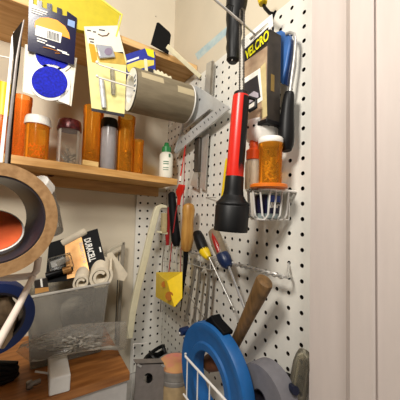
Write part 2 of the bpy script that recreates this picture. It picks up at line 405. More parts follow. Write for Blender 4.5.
for (x0, y0, L) in ((31.5, 6.5, 16), (31.5, 8.7, 15), (31.5, 10.9, 11), (37, 37.5, 10), (37, 40, 8), (46, 44, 9), (57, 49, 10), (62, 52, 7)):
    s = .33; tx.prism([at(x0, y0, Y=y-.0012), at(x0+L, y0+L*s, Y=y-.0012), at(x0+L, y0+L*s+1.1, Y=y-.0012), at(x0, y0+1.1, Y=y-.0012)], (0, .0008, 0))
PT('printed_text', tx, white_pr, t)
PT('icon_block', card([(68, 19), (75, 21.5), (74.5, 28), (67.5, 25)], y-.0012, .0006), M('icon blue', '#7f9ccb', .4), t)
PT('swirl', MB().tube([at(x, yy, Y=y-.001) for x, yy in [(43, 47), (50, 48.5), (57, 51), (60, 53.5), (55, 53)]], .0005, 6), or_print, t)
# edge-on package at far left
t = T('hanging_package', 'dark slim package seen edge on at the left border', 'package', at(5, 172, Y=.14))
n0 = at(21.5, 22, Y=.17); n1 = at(18.5, 60, Y=.17); n2 = at(13.5, 100, Y=.17); n3 = at(8.5, 170, Y=.17)
f0 = at(12.5, 34, Y=.235); f1 = at(13.5, 60, Y=.20); f2 = at(9.5, 100, Y=.20); f3 = at(3.5, 170, Y=.20)
mb = MB(); th = V((.0018, 0, 0))
lst = [n0, n1, n2, n3, f3, f2, f1, f0]
mb.prism(lst, th); PT('card', mb, matte_black, t)
PT('edge_strip', MB().tube([at(24, 20, Y=.165), at(20, 40, Y=.165), at(16.8, 60, Y=.165), at(12.5, 100, Y=.165), at(8, 140, Y=.165), at(5.5, 173, Y=.165)], [.0008, .0012, .0016, .002, .002, .0018], 8), M('silver edge', '#a09a98', .35, .5), t)
PT('white_back', MB().prism([at(x, y_, Y=.233) for x, y_ in [(14, 31), (14, 48), (12, 62), (8.5, 100), (2, 168), (-2, 168), (5.5, 100), (9.5, 60), (11.5, 37)]], (0, .006, 0)), white_m, t)
S('wire_hook', MB().tube([at(-12, 53.5, Y=.26), at(9.5, 58, Y=.236)], .0011, 8), wirew_m, 'thin white wire running in from the left border', 'hook')
# cream blister card with white header
y = .3541
t = T('blister_card', 'pale yellow blister card with white header and small metal tool', 'package', at(107, 115, Y=y))
PT('backing_card', card([(84, 27), (117.5, 26), (126.5, 60), (124.5, 115), (91.5, 108)], y, .0012), cardy_m, t)
PT('header', card([(84, 26.5), (117.5, 25.5), (124.5, 54), (95, 47), (88, 44)], y-.0005, .0004), card_m, t)
PT('orange_band', card([(88.5, 43), (94.5, 44.5), (98, 63), (92, 62)], y-.0007, .0006), or_print, t)
PT('tan_panel', card([(95, 52), (123, 52), (126.3, 65), (100, 62)], y-.0005, .0004), cardt_m, t)
fit_ = PT('fitting', card([(96, 44), (112, 46), (115.5, 57), (100, 58)], y-.007, .006), M('grey fitting', '#b9bcc4', .3, .5), t, bev=.0015)
PT('sensor_window', card(ell(108.5, 51.5, 4, 3.6, 20), y-.0078, .0008), M('mauve window', '#8d7f96', .3), fit_)
PT('tool_shaft', MB().lathe(at(101, 79, Y=y-.005), at(104, 108, Y=y-.005), [(0, .0055), (.1, .006), (.9, .006), (1, .005)]), alu_m, t)
PT('blister', MB().lathe(at(112, 68, Y=y-.005), at(113.5, 95, Y=y-.005), [(0, .004), (.1, .005), (.9, .005), (1, .004)]), haze_m, t)
PT('hook_print', MB().tube([at(x, yy, Y=y-.001) for x, yy in [(98, 34), (102, 36), (107, 35.5), (109, 33)]], .0012, 6), brown_pr, t)
PT('black_strip', card([(91.5, 108), (124.6, 114), (124.4, 117), (91.6, 111)], y-.0008, .0007), bar_m, t)
px_ = MB()
for (x0, y0, L) in ((87, 29.5, 4), (93, 31, 3), (89, 38, 5), (90, 41, 4), (99, 29, 6)):
    px_.prism([at(x0, y0, Y=y-.001), at(x0+L, y0+L*.15, Y=y-.001), at(x0+L, y0+1.2+L*.15, Y=y-.001), at(x0, y0+1.2, Y=y-.001)], (0, .0005, 0))
PT('printed_text', px_, bar_m, t)
# blue and yellow pack
y = .36
t = T('blue_package', 'blue and yellow packet behind the grey roll', 'package', at(140, 75, Y=y))
PT('packet', card([(124, 55), (146, 48), (155, 52), (156, 82), (128, 84)], y, .004), bluepk, t)
PT('yellow_corner', card([(145, 48), (153.5, 50), (154.5, 58), (148, 55.5)], y-.0008, .0006), yl_m, t)
PT('yellow_band', card([(126, 65), (140, 60), (154, 60), (154, 65), (128, 72)], y-.0008, .0006), M('yellow band', '#e0d05a', .5), t)
PT('white_band', card([(126, 61), (139, 56.5), (139, 58.5), (126, 63)], y-.0008, .0006), white_pr, t)
PT('dark_band', card([(127, 73), (150, 68), (155, 70), (155, 74), (128, 80)], y-.0008, .0006), bar_m, t)
PT('cream_tab', card([(144, 59), (147, 59), (148, 71), (145, 71.5)], y-.0016, .0008), cream_m, t)
# black card
t = MB().prism([at(x, yy, Y=.356) for x, yy in [(157, 22.5), (159, 22.5), (169.5, 32), (171, 35), (168.5, 54), (151, 44)]], (0, .003, 0))
S('black_card', t, matte_black, 'plain black card with a rounded corner rising above the upper shelf', 'card')
nl = at(156, 16, Y=YB-.003); S('wall_nail', MB().lathe(nl, nl+V((0, .003, 0)), [(0, .0012), (1, .0012)], 10), dsteel_m, 'tiny nail head in the wall over the black card', 'nail')
S('ivory_comb', MB().prism([at(x, yy, Y=.352) for x, yy in [(154, 69), (156, 71), (158, 69.5), (160, 72), (162, 71), (164, 74), (166, 73.5), (168, 76), (171, 76), (173, 82), (172, 90), (156, 84)]], (0, .006, 0)), cream_m, 'ivory toothed plastic strip above the grey roll', 'strip')

# ------------------------------------------------------------------ grey roll on its hanger
rc = at(186, 104.5, X=-.048); L = .150
lc = at(131, 90, X=rc.x-L); rr = R(lc, 44)*1.02
fz = lambda p, w: w*(p-CAM).dot(fw)/(2*F)
rr = fz(lc, 42.5); dr = (rc-lc).normalized()
t = T('paper_roll', 'grey kraft paper roll with tape strips held out from the pegboard', 'roll', (rc+lc)/2)
PT('paper', MB().ring(lc, rc, rr*.72, rr, 56), kraft_m, t)
PT('core', MB().ring(lc-V((.002, 0, 0)), rc+V((.002, 0, 0)), rr*.60, rr*.73, 48), white_m, t)
PT('end_band', MB().ring(rc-dr*.0028, rc+dr*.0006, rr*.9, rr*1.006, 56), white_m, t)
dk = MB().ring(lc-V((.0026, 0, 0)), lc-V((.0021, 0, 0)), rr*.60, rr*.96, 48); PT('end_label', dk, white_pr, t)
def patch(u0, u1, a0, a1, n=8):
    mb = MB(); g = []
    for i in range(n+1):
        a = math.radians(a0+(a1-a0)*i/n); q = V((0, -math.cos(a), math.sin(a)))*(rr+.0004); g += [lc+(rc-lc)*u0+q, lc+(rc-lc)*u1+q]
    return mb.add(g, [(2*i, 2*i+1, 2*i+3, 2*i+2) for i in range(n)])
PT('tape_strip', patch(.06, .42, 14, 34), tapestrip, t); PT('tape_strip', patch(.66, .97, 2, 22), tapestrip, t)
lp = MB()
for k in range(4):
    a = math.radians(-25+k*16); q = V((-.0032, -math.cos(a)*rr*.78, math.sin(a)*rr*.78))
    lp.box(lc+q, ((0, math.sin(a), math.cos(a)), (0, -math.cos(a), math.sin(a)), (1, 0, 0)), (.0018, rr*.1, .0003))
PT('label_print', lp, M('blue grey print', '#50617c', .5), t)
hg = MB()
h0 = at(97, 64, Y=lc.y-.01); h1 = at(135, 76, Y=lc.y); h2 = at(97, 77, Y=lc.y-.01); h3 = at(134, 88, Y=lc.y)
t = T('wire_hanger', 'white double wire prong running into the grey roll', 'hanger', rc+V((.03, 0, 0)))
for p0, p1 in ((h0, h1), (h2, h3)):
    d = (p1-p0).normalized(); tip = p0+d*.0; PT('prong', MB().tube([p0+V((0, 0, .004)), p0+d*.004, p1, p1+dr*.06, V((-.0015, p1.y+.0+dr.y*.2, p1.z+dr.z*.2))], .0019, 10), wirew_m, t)
PT('end_cap', MB().ball(h0+V((0, 0, .004)), .0035), white_m, t); PT('end_cap', MB().ball(h2+V((0, 0, .002)), .0032), white_m, t)

# ------------------------------------------------------------------ right wall: square, rules, saw handle
def wp(pts, X): return [at(x, y, X=X) for x, y in pts]
X0 = -.030
t = T('speed_square', 'silver triangular square with a long slot hanging on the pegboard', 'square', at(178, 150, X=X0))
# triangle with slot: strips round the slot
A, B, C_ = (195.5, 85.5), (228, 106.5), (174.5, 151)
s1, s2, s3, s4 = (181.5, 131), (209.5, 109), (213.5, 110.5), (184, 135.5)
mb = MB()
outer = wp([A, B, C_], X0); inn = wp([s1, s2, s3, s4], X0)
th = V((.004, 0, 0))
def loopfill(mb, outer, inner, th):
    bm = bmesh.new(); o_ = [bm.verts.new(p) for p in outer]; i_ = [bm.verts.new(p) for p in inner]
    es = [bm.edges.new((o_[k], o_[(k+1) % len(o_)])) for k in range(len(o_))]+[bm.edges.new((i_[k], i_[(k+1) % len(i_)])) for k in range(len(i_))]
    r = bmesh.ops.triangle_fill(bm, use_beauty=True, edges=es); bm.verts.ensure_lookup_table(); bm.verts.index_update()
    vs = [v.co.copy() for v in bm.verts]; fs = [[v.index for v in f.verts] for f in bm.faces]; n = len(vs); bm.free()
    al = vs+[v+th for v in vs]; F_ = [tuple(f) for f in fs]+[tuple(i+n for i in reversed(f)) for f in fs]
    no = len(outer); ni = len(inner)
    F_ += [(k, (k+1) % no, n+(k+1) % no, n+k) for k in range(no)]+[(no+k, no+(k+1) % ni, n+no+(k+1) % ni, n+no+k) for k in range(ni)]
    return mb.add(al, F_)
PT('plate', loopfill(mb, outer, inn, th), alu_m, t)
PT('lip', MB().prism(wp([(173.5, 150), (175.5, 153.5), (229, 108.5), (227, 105.5)], X0-.001), (.005, 0, 0)), alu_m, t)
PT('ridge', MB().tube(wp([(195.5, 86), (175, 150)], X0-.001), .0022, 8), alu_m, t)
h_ = at(199.8, 99.5, X=X0-.0005); PT('peg_hole', MB().lathe(h_, h_-V((.0004, 0, 0)), [(0, .0032), (1, .0032)], 14), matte_black, t)
tk = MB()
for k in range(12):
    u = k/12; a = at(224-u*46, 108.5+u*38.5, X=X0-.0004); b = at(222.8-u*46, 107+u*38.5-(1.3 if k % 3 else 0), X=X0-.0004); c_ = at(223.4-u*46, 106.6+u*38.5-(1.3 if k % 3 else 0), X=X0-.0004); d_ = at(224.6-u*46, 108.1+u*38.5, X=X0-.0004)
    tk.prism([a, b, c_, d_], (.0003, 0, 0))
PT('scale_marks', tk, bar_m, t)
t = T('steel_rule', 'dull grey steel rule hanging upright behind the silver square', 'ruler', at(202, 190, X=-.012))
PT('blade', MB().prism(wp([(206.5, 63.5), (213, 60), (210.5, 104), (205, 190), (200, 188), (203.5, 104)], -.013), (.0015, 0, 0)), steel_m, t)
PT('spine', MB().prism(wp([(211.5, 61), (213.5, 61), (211, 104), (209, 104)], -.0145), (.003, 0, 0)), dsteel_m, t)
t = T('marking_knife', 'flat steel blade with dark grip hanging below the silver square', 'knife', at(194, 190, X=-.016))
PT('grip', MB().prism(wp([(194.5, 137), (199.5, 137), (198, 172), (193.5, 172)], -.02), (.008, 0, 0)), M('dark grip', '#4a433c', .4, .3), t, bev=.0015)
PT('blade', MB().prism(wp([(194, 172), (197.5, 172), (197.3, 189), (190, 185)], -.017), (.002, 0, 0)), steel_m, t)

# wood-handled saw handle (black wavy) and rod hook
X1 = -.085
t = T('jab_saw', 'tool with black wavy grip hanging head down beside the tape strip', 'saw', at(232, 63, X=X1))
ax = [(237.5, -6), (236.5, 5), (235.7, 12), (234.9, 20), (234.2, 27), (234, 34), (233.7, 41), (233.4, 48), (233.2, 54), (232.8, 60), (232.5, 63)]
ws = [22, 21, 19, 18, 15, 16.5, 14, 15, 12.5, 13, 8]
pts = [at(x, y, X=X1) for x, y in ax]; gp = PT('grip', MB().tube(pts, [fz(p, w) for p, w in zip(pts, ws)], 16), rubber_m, t)
p = at(232.2, 60, X=X1-.006); PT('hang_hole', MB().lathe(p, p-V((.0006, 0, 0)), [(0, .0014), (1, .0014)], 10), steel_m, gp)
p0 = at(263, 41, X=-.03); 
t = T('peg_hook', 'long steel rod hook reaching out over the black grip', 'hook', at(266, 44, X=-.002))
PT('rod', MB().tube([at(266, 44, X=-.001), at(258, 37, X=-.05), at(241.6, 22.6, X=-.1155), at(235, 17, X=-.13), at(212, -3, X=-.17)], [.0018]*5, 10), steel_m, t)
PT('rubber_band', MB().tube([at(x, y, X=-.13) for x, y in [(225.5, 7), (229, 4), (233, 6), (232, 12), (227, 11)]], .0011, 8, closed=True), matte_black, t)
# yellow-gripped pliers at the top
t = T('pliers', 'yellow and black plier handles hanging at the top edge', 'pliers', at(268, 30, X=-.03))
PT('yellow_grip', MB().tube([at(262, -8, X=-.04), at(262.5, -2, X=-.04), at(263, 3.5, X=-.04)], [.008, .0095, .0075], 14), yellow_m, t)
PT('jaw_arm', MB().tube(wp([(263, 3), (265, 8), (269.5, 13), (274, 14), (276, 10.5)], -.036), [.0032, .0032, .003, .0028, .002], 10), black_m, t)
PT('lower_arm', MB().tube(wp([(274, 14), (271.5, 21), (273, 28), (272.5, 34)], -.034), [.0025, .0025, .0022, .002], 10), black_m, t)

# ------------------------------------------------------------------ hook and loop tape box
X2 = -.066
def bp(x, y, dx=0): return at(x, y, X=X2+dx)
t = T('tape_box', 'boxed tape with yellow lettering hanging from the rod hook', 'box', bp(266, 120))
nr = at(267.3, 84, X=X2); fr_l = bp(240, 132)
yn = nr.y; yfar = bp(243.5, 62).y
def yz(y, z, dx=0): return V((X2+dx, y, z))
ztop_n = bp(268.5, 27.5).z; zbot_n = bp(268, 119).z
mb = MB(); mb.aabb(X2, -.034, yn, yfar, zbot_n, ztop_n)
PT('carton', mb, side_m, t, bev=.0006)
PT('front_print', MB().aabb(X2-.0006, X2-.0001, yn+.001, yfar-.001, zbot_n+.001, bp(267, 44).z-.004), photo_m, t)
band = PT('band', MB().prism([bp(242.5, 51, -.0012), bp(268.2, 27, -.0012), bp(268.2, 40, -.0012), bp(243, 63, -.0012)], (.0012, 0, 0)), bar_m, t)
words('lettering', 'VELCRO', bp(245.2, 51.3, -.0017), bp(268.4, 28.6, -.0017), bp(245.6, 60.6, -.0017), yl_m, band)
tab = MB(); loopfill(tab, [bp(242, 47, -.0004), bp(240, 41, -.0004), bp(272, 14, -.0004), bp(273, 26, -.0004), bp(243, 53, -.0004)], [bp(249, 38.5, -.0004), bp(268, 22.5, -.0004), bp(269, 25, -.0004), bp(250, 41, -.0004)], V((.0008, 0, 0)))
PT('hang_tab', tab, white_pr, t)
PT('window_frame', MB().prism([bp(243, 79, -.0012), bp(260, 68, -.0012), bp(262.5, 100, -.0012), bp(245, 112, -.0012)], (.0007, 0, 0)), white_pr, t)
win = PT('window', MB().prism([bp(243.5, 84, -.0016), bp(257.5, 75, -.0016), bp(260.5, 97, -.0016), bp(246, 107, -.0016)], (.0007, 0, 0)), bar_m, t)
PT('pictured_roll', MB().prism([bp(247, 96, -.002), bp(254, 91, -.002), bp(258, 93, -.002), bp(258.5, 97, -.002), bp(248, 104, -.002)], (.0007, 0, 0)), M('lilac print', '#b9b2bd', .5), win)
PT('gold_strip', MB().prism([bp(260.5, 67, -.0009), bp(265.5, 62, -.0009), bp(267, 116, -.0009), bp(262, 119, -.0009)], (.0006, 0, 0)), M('gold cream print', '#cdbb88', .5), t)
ys = yn-.0006
PT('side_print', MB().aabb(X2+.008, X2+.016, ys, ys+.0004, zbot_n+.05, zbot_n+.078), M('dull gold print', '#8c7136', .5), t)
PT('tray', MB().aabb(X2-.003, -.032, yn-.003, yfar+.004, zbot_n-.006, zbot_n+.001), black_m, t, bev=.001)

# ------------------------------------------------------------------ red torch
t0 = at(241, 95, X=-.105); b0 = at(230.5, 231, X=-.112)
t = T('flashlight', 'long red and black torch hanging head down from its strap', 'flashlight', b0)
def tp_(y):  # point on the torch axis by image row
    u = (y-95)/(231-95); return t0+(b0-t0)*u
def fr(y): return (y-95)/(231-95)
w = lambda y, px: (fr(y), fz(tp_(y), px))
PT('barrel', MB().lathe(t0, b0, [(0, fz(t0, 12)), (.01, fz(t0, 16)), w(120, 17), w(178, 17.5)], 36), red_m, t)
dirc = (b0-t0).normalized(); side = (CAM-(t0+b0)/2); side = (side-dirc*side.dot(dirc)).normalized(); rgt = dirc.cross(side)
if rgt.dot(rt) < 0: rgt = -rgt
st = MB(); g = []
ns = 10
for y in (98, 120, 150, 182):
    c = tp_(y); rad = fz(c, 16.8)+.0005
    for k in range(ns+1):
        a = math.radians(18+k*9); g.append(c+(side*math.cos(a)+rgt*math.sin(a))*rad)
st.add(g, [(i*(ns+1)+k, i*(ns+1)+k+1, (i+1)*(ns+1)+k+1, (i+1)*(ns+1)+k) for i in range(3) for k in range(ns)])
PT('black_side', st, rubber_m, t)
PT('tail_cap', MB().lathe(tp_(92), tp_(97), [(0, fz(t0, 11)), (.2, fz(t0, 14)), (1, fz(t0, 15.5))]), rubber_m, t)
PT('neck', MB().lathe(t0, b0, [w(177, 17.8), w(178, 18.5), w(190, 19), w(196, 21)], 36), rubber_m, t)
hd_ = PT('head', MB().lathe(t0, b0, [w(195, 20), w(200, 26), w(203.5, 33), w(204.5, 33.6), w(206, 32.6), w(207, 34), w(227, 33.4), w(228.5, 34), w(231, 33.4), w(231, 28)], 44), rubber_m, t)
PT('lens', MB().lathe(tp_(229), tp_(230.2), [(0, fz(b0, 28)), (1, fz(b0, 28))], 32), clear_m, hd_)
sw = tp_(99)+side*.002+rgt*fz(t0, 15); PT('clip', MB().tube([tp_(97)+rgt*fz(t0, 13), tp_(99)+rgt*fz(t0, 30), tp_(107)+rgt*fz(t0, 31), tp_(111)+rgt*fz(t0, 18)], .003, 10), rubber_m, t)
for dx in (-1.9, 2.1):
    pts = []; rs = []
    for k in range(61):
        y = 93-k*1.32; p = at(241.5+dx+ (93-y)*.006, y, X=-.105-.012*k/60); pts.append(p); rs.append(.0010 if k % 2 else .0017)
    PT('strap', MB().tube(pts, rs, 8), M('dark strap', '#4c463f', .4, .4), t)
PT('strap_loop', MB().tube([at(239.6+.47, 14, X=-.117), at(240.4, 10, X=-.117), at(242, 8.6, X=-.117), at(243.6, 10, X=-.117), at(244.2, 14, X=-.117)], .0012, 8), M('dark strap end', '#4c463f', .4, .4), t)

# ------------------------------------------------------------------ blue tool and file with black handle
t = T('putty_knife', 'blue plastic tool hanging behind the lettered box', 'tool', at(285, 85, X=-.02))
PT('blade_guard', MB().prism(wp([(272, 33), (281, 30), (289, 34.5), (290, 42), (285.5, 68), (281, 84), (275, 70)], -.022), (.01, 0, 0)), bluep_m, t, bev=.002)
PT('edge', MB().prism(wp([(289, 36), (292, 40), (291.5, 60), (287, 86), (284, 84), (288, 56)], -.018), (.008, 0, 0)), navyp_m, t, bev=.001)
t = T('hand_file', 'steel bar tool with long black handle hanging right of the lettered box', 'file', at(288, 152, X=-.028))
PT('bar', MB().tube(wp([(286, 34), (290, 32.5), (294, 34), (295.5, 39), (294.5, 56), (291.5, 80), (289.5, 96)], -.024), .0026, 10), steel_m, t)
hp = [at(x, y, X=-.03) for x, y in [(289.5, 92), (289, 95), (288, 104), (286.8, 118), (286.3, 128), (286, 138), (286.3, 146), (287, 151)]]
PT('handle', MB().tube(hp, [fz(p, w_) for p, w_ in zip(hp, (8, 10.5, 12, 14, 15.5, 16, 14, 9))], 18), rubber_m, t)

# ------------------------------------------------------------------ white wire basket on the board with its bottles
zr = .122; yr0 = .012; yr1 = at(246, 191, X=-.072).y+.004; xf = -.074
t = T('wire_basket', 'small white wire basket fixed to the pegboard under the box', 'basket', V((-.002, .04, .065)))
def rrect(x0, x1, y0, y1, z, r=.014, n=5):
    o = []
    for cx, cy, a in ((x0+r, y0+r, math.pi), (x1-.001, y0, None), (x1-.001, y1, None), (x0+r, y1-r, math.pi/2)):
        if a is None: o.append(V((cx, cy, z)))
        elif a == math.pi: o += [V((cx+r*math.cos(math.pi+math.pi/2*k/n), cy+r*math.sin(math.pi+math.pi/2*k/n), z)) for k in range(n+1)]
        else: o += [V((cx+r*math.cos(math.pi/2+math.pi/2*k/n), cy+r*math.sin(math.pi/2+math.pi/2*k/n), z)) for k in range(n+1)]
    return o
PT('rim', MB().tube(rrect(xf, -.0005, yr0, yr1, zr), .0022, 10, closed=True), wirew_m, t)
zb = .074
for x in (-.064, -.050, -.036, -.02):
    PT('wire', MB().tube([V((x, yr0, zr)), V((x, yr0+.004, zb+.008)), V((x, yr0+.010, zb)), V((x, yr1-.010, zb)), V((x, yr1-.004, zb+.008)), V((x, yr1, zr))], .0015, 8), wirew_m, t)
for yy in (.024, .040, yr1-.012):
    PT('wire', MB().tube([V((xf, yy, zr)), V((xf+.006, yy, zb+.006)), V((xf+.014, yy, zb)), V((-.004, yy, zb)), V((-.002, yy, zr))], .0015, 8), wirew_m, t)
PT('shelf_plate', MB().prism([V((-.070, yr0+.004, zr+.0005)), V((-.003, yr0+.004, zr+.0005)), V((-.003, yr1-.003, zr+.0005)), V((-.070, yr1-.003, zr+.0005))], (0, 0, .0016)), white_m, t)
# label box inside the basket
bx0 = V((-.048, .036, zb+.0022))
t = T('small_carton', 'small blue and dark carton inside the white wire basket', 'box', bx0)
PT('carton', MB().aabb(-.060, -.030, .020, .050, zb+.0018, zr-.006), M('pale teal card', '#8f9c9c', .5), t, bev=.0006)
PT('dark_print', MB().aabb(-.0606, -.0602, .0215, .0485, zb+.010, zr-.008), navy_m, t); PT('dark_print', MB().aabb(-.0585, -.0315, .0194, .0198, zb+.010, zr-.008), navy_m, t)
PT('blue_print', MB().aabb(-.0580, -.0320, .0190, .0193, zb+.029, zr-.009), M('bright blue print', '#2244a8', .4), t)
words('lettering', 'ller', V((-.0575, .0187, zb+.028)), V((-.0335, .0187, zb+.028)), V((-.0575, .0187, zb+.019)), white_pr, t, shear=.25)
# lid, amber bottle
zt = zr+.0022
c = at(268.5, 187.5, Z=zt); 
pc = at(268.5, 184.5, Z=zt); 
r = R(pc, 38)
lid = V((-.037, 0, zt)); lid = at(268.5, 188.5, Z=zt)
t = T('loose_lid', 'flat round orange lid lying on the white basket under the amber bottle', 'lid', lid)
rl = R(lid, 38)
hL = .0065
PT('disc', MB().lathe(lid, lid+ZV*hL, [(0, rl*.95), (.15, rl), (.8, rl), (1, rl*.94)], 44, lambda a: 1+.006*math.cos(30*a)), lidor_m, t)
bc = lid+ZV*(hL+.0003); bc = bc+V((.001, -.002, 0)); rb = R(bc, 23.5)
lo, hi = 0, .2
for _ in range(30):
    m = (lo+hi)/2
    if proj(bc+ZV*m)[1] > 138.5: lo = m
    else: hi = m
hb = lo
t = T('pill_bottle', 'amber bottle with white cap standing on the orange lid', 'bottle', bc)
PT('body', MB().lathe(bc, bc+ZV*hb*.88, shell(bc, rb, hb*.88, rim=.001)), amber_m, t)
PT('cap', MB().lathe(bc+ZV*hb*.87, bc+ZV*hb, [(0, rb*1.02), (.2, rb*1.07), (.8, rb*1.07), (1, rb)], 40), white_m, t)
PT('screws', sticks(bc, rb-.002, hb*.40, 60, .016, .0014), gold_m, t, kind='stuff')
sc = V((lid.x-.012, lid.y+.036, zt)); sc = at(253, 190, X=lid.x-.002); sc.z = zt
t = T('squeeze_bottle', 'cloudy squeeze bottle with orange red cap behind the red torch', 'bottle', sc)
rs_ = R(sc, 17)
def hz(c, y):
    lo, hi = 0, .3
    for _ in range(30):
        m = (lo+hi)/2
        if proj(c+ZV*m)[1] > y: lo = m
        else: hi = m
    return lo
h1 = hz(sc, 160); h2 = hz(sc, 151); h3 = hz(sc, 137.5)
PT('body', MB().lathe(sc, sc+ZV*h1, [(0, rs_*.95), (.05, rs_), (.9, rs_), (1, rs_*.8)]), squeeze_m, t)
PT('cap', MB().lathe(sc+ZV*h1, sc+ZV*h3, [(0, rs_*.9), (.4, rs_*.9), (.45, rs_*.75), (.5, rs_*.55), (.95, rs_*.5), (1, rs_*.4)]), M('orange red cap', '#ee5a22', .4), t)
# white pot with holes
pc = at(261, 144, X=-.044); rp = R(pc, 35); hp_ = hz(pc, 123.5)
t = T('perforated_cup', 'white rounded cup with dark holes between box and amber bottle', 'cup', pc)
bowl = PT('bowl', MB().lathe(pc, pc+ZV*hp_, [(0, rp*.62), (.15, rp*.82), (.5, rp*.97), (1, rp), (1, rp*.93), (.5, rp*.9), (.2, rp*.7), (.12, .0001)], 36), white_m, t)
hm = MB()
va = math.atan2(CAM.y-pc.y, CAM.x-pc.x)
for k in range(-3, 4):
    a = va+k*.42; q = pc+V((math.cos(a)*rp*1.0, math.sin(a)*rp*1.0, hp_*.66)); n = V((math.cos(a), math.sin(a), 0)); hm.lathe(q-n*.001, q+n*.0004, [(0, .0021), (1, .0021)], 10)
PT('hole', hm, matte_black, bowl)
# pencil and thin hook below torch
S('pencil', MB().lathe(at(226.5, 158, X=-.0032), at(222, 197, X=-.0032), [(0, .0008), (.08, .0026), (1, .0026)], 8), yellow_m, 'yellow pencil tucked behind the red torch', 'pencil')
S('peg_pin', MB().tube([at(206, 197.5, X=-.0005), at(216, 197.6, X=-.014)], .0011, 8), steel_m, 'short thin wire pin left of the torch head', 'pin')

# ------------------------------------------------------------------ twisted wire tool rack
XR = -.034
t = T('tool_rack', 'twisted steel wire rack along the pegboard holding the screwdrivers', 'rack', at(284, 279, X=-.03))
p0 = at(283.5, 277.3, X=XR); p1 = at(172, 247, X=XR)
N = 150
for ph in (0, math.pi):
    pts = []
    for k in range(N+1):
        u = k/N; c = p0+(p1-p0)*u; a = ph+u*math.pi*30; pts.append(c+V((math.cos(a)*.0019, 0, math.sin(a)*.0021)))
    PT('twisted_wire', MB().tube(pts, .0022, 7), steel_m, t)
PT('end_hook', MB().tube([p0, at(286.2, 277, X=XR), at(288, 274, X=-.022), at(289, 263, X=.002)], .0019, 10), steel_m, t)
PT('end_brace', MB().tube([at(286.2, 278, X=XR), at(290.6, 276.5, X=-.014), at(289.5, 277.5, X=.002)], .0016, 10), steel_m, t)
q0 = at(210, 270, X=XR-.004); q1 = at(163, 261, X=XR-.004)
PT('lower_wire', MB().tube([at(222, 262.5, X=XR), at(214, 269, X=XR-.002), q0, at(190, 263.5, X=XR-.006), at(176, 262, X=XR-.006), q1], .0013, 8), steel_m, t)
for x in (172, 180, 189, 200, 210):
    a = at(x, 247+(x-172)*.27, X=XR+.0002); b = at(x+.5, 262.5+max(0, (x-190))*.36, X=XR-.006)
    PT('divider', MB().tube([V((-.001, a.y, a.z+.003)), a, b], .0011, 8), steel_m, t)

# tools in the rack
def handle_tool(name, label, cat, pts, ws, X, mat, seg=16, shape=None):
    P_ = [at(x, y, X=X) for x, y in pts]; t = T(name, label, cat, P_[-1], 'screwdrivers in the wire rack' if name == 'screwdriver' else None)
    PT('handle', MB().tube(P_, [fz(p, w_) for p, w_ in zip(P_, ws)], seg), mat, t); return t
XT = -.046
t = handle_tool('wood_chisel', 'chisel with honey wooden handle and black blade in the wire rack', 'chisel', [(188.5, 204), (188.6, 205.5), (188.6, 210), (188, 220), (187.5, 230), (187.2, 240), (186.5, 247), (186, 250)], [7, 11, 13, 11.5, 12.5, 13, 11.5, 9], XT, wood_h)
PT('blade', MB().tube([at(186, 249, X=XT), at(185.5, 262, X=XT), at(182.5, 296, X=XT), at(180.5, 311, X=XT)], [fz(at(186, 249, X=XT), 5.5), fz(at(186, 260, X=XT), 5), .0016, .0012], 8), matte_black, t)
t = handle_tool('screwdriver', 'thick black handled screwdriver left of the wooden chisel', 'screwdriver', [(171.6, 192.5), (171.8, 194), (172.4, 203), (174.5, 225), (176, 240), (176.5, 246)], [5, 7.5, 8, 9, 9.5, 6], XT+.006, matte_black)
PT('shaft', MB().tube([at(176.5, 245, X=XT+.006), at(177, 282, X=XT+.006)], .0022, 8), steel_m, t)
XU = -.040
t = handle_tool('screwdriver', 'screwdriver with black grip and yellow collar in the rack', 'screwdriver', [(196.6, 231.5), (197, 233), (199, 238), (202, 246), (204.5, 251.5)], [6, 9, 11, 11.5, 10.5], XU, rubber_m)
PT('collar', MB().tube([at(x, y, X=XU) for x, y in [(204, 250.5), (206.5, 254.5), (209, 258)]], [fz(at(205, 252, X=XU), 11), fz(at(205, 252, X=XU), 9.5), fz(at(205, 252, X=XU), 6)], 14), yellow_m, t)
PT('shaft', MB().tube([at(209, 257, X=XU), at(234, 310, X=XU+.01)], .0017, 10), steel_m, t)
PT('tip', MB().tube([at(232, 306, X=XU+.0095), at(234.5, 312.5, X=XU+.01)], [.003, .0022], 8), dsteel_m, t)
XU = -.042
t = handle_tool('screwdriver', 'screwdriver with red and clear handle and dark blue collar', 'screwdriver', [(213, 229.5), (213.5, 231), (215.5, 237), (219, 247), (222.5, 254.5)], [7, 11, 12.5, 13, 12.5], XU, clearh_m)
rd = MB(); hp = [at(x, y, X=XU) for x, y in [(212.2, 231), (214.3, 238), (217.3, 246), (219.6, 252.5)]]
rd.tube([p+toward(p, fz(p, w_)*.93) for p, w_ in zip(hp, (11, 12.5, 13, 12.5))], [.004, .0062, .0066, .006], 10); PT('red_inlay', rd, redcl_m, t)
PT('collar', MB().tube([at(x, y, X=XU) for x, y in [(221.8, 253.5), (224.5, 259), (227, 264), (229, 267)]], [fz(at(222, 254, X=XU), w_) for w_ in (12.5, 14, 12, 7)], 16), navyp_m, t)
PT('shaft', MB().tube([at(228.5, 266, X=XU), at(242, 302, X=XU+.012), at(245, 310, X=XU+.014)], [.0026, .0026, .0018], 10), chrome_m, t)
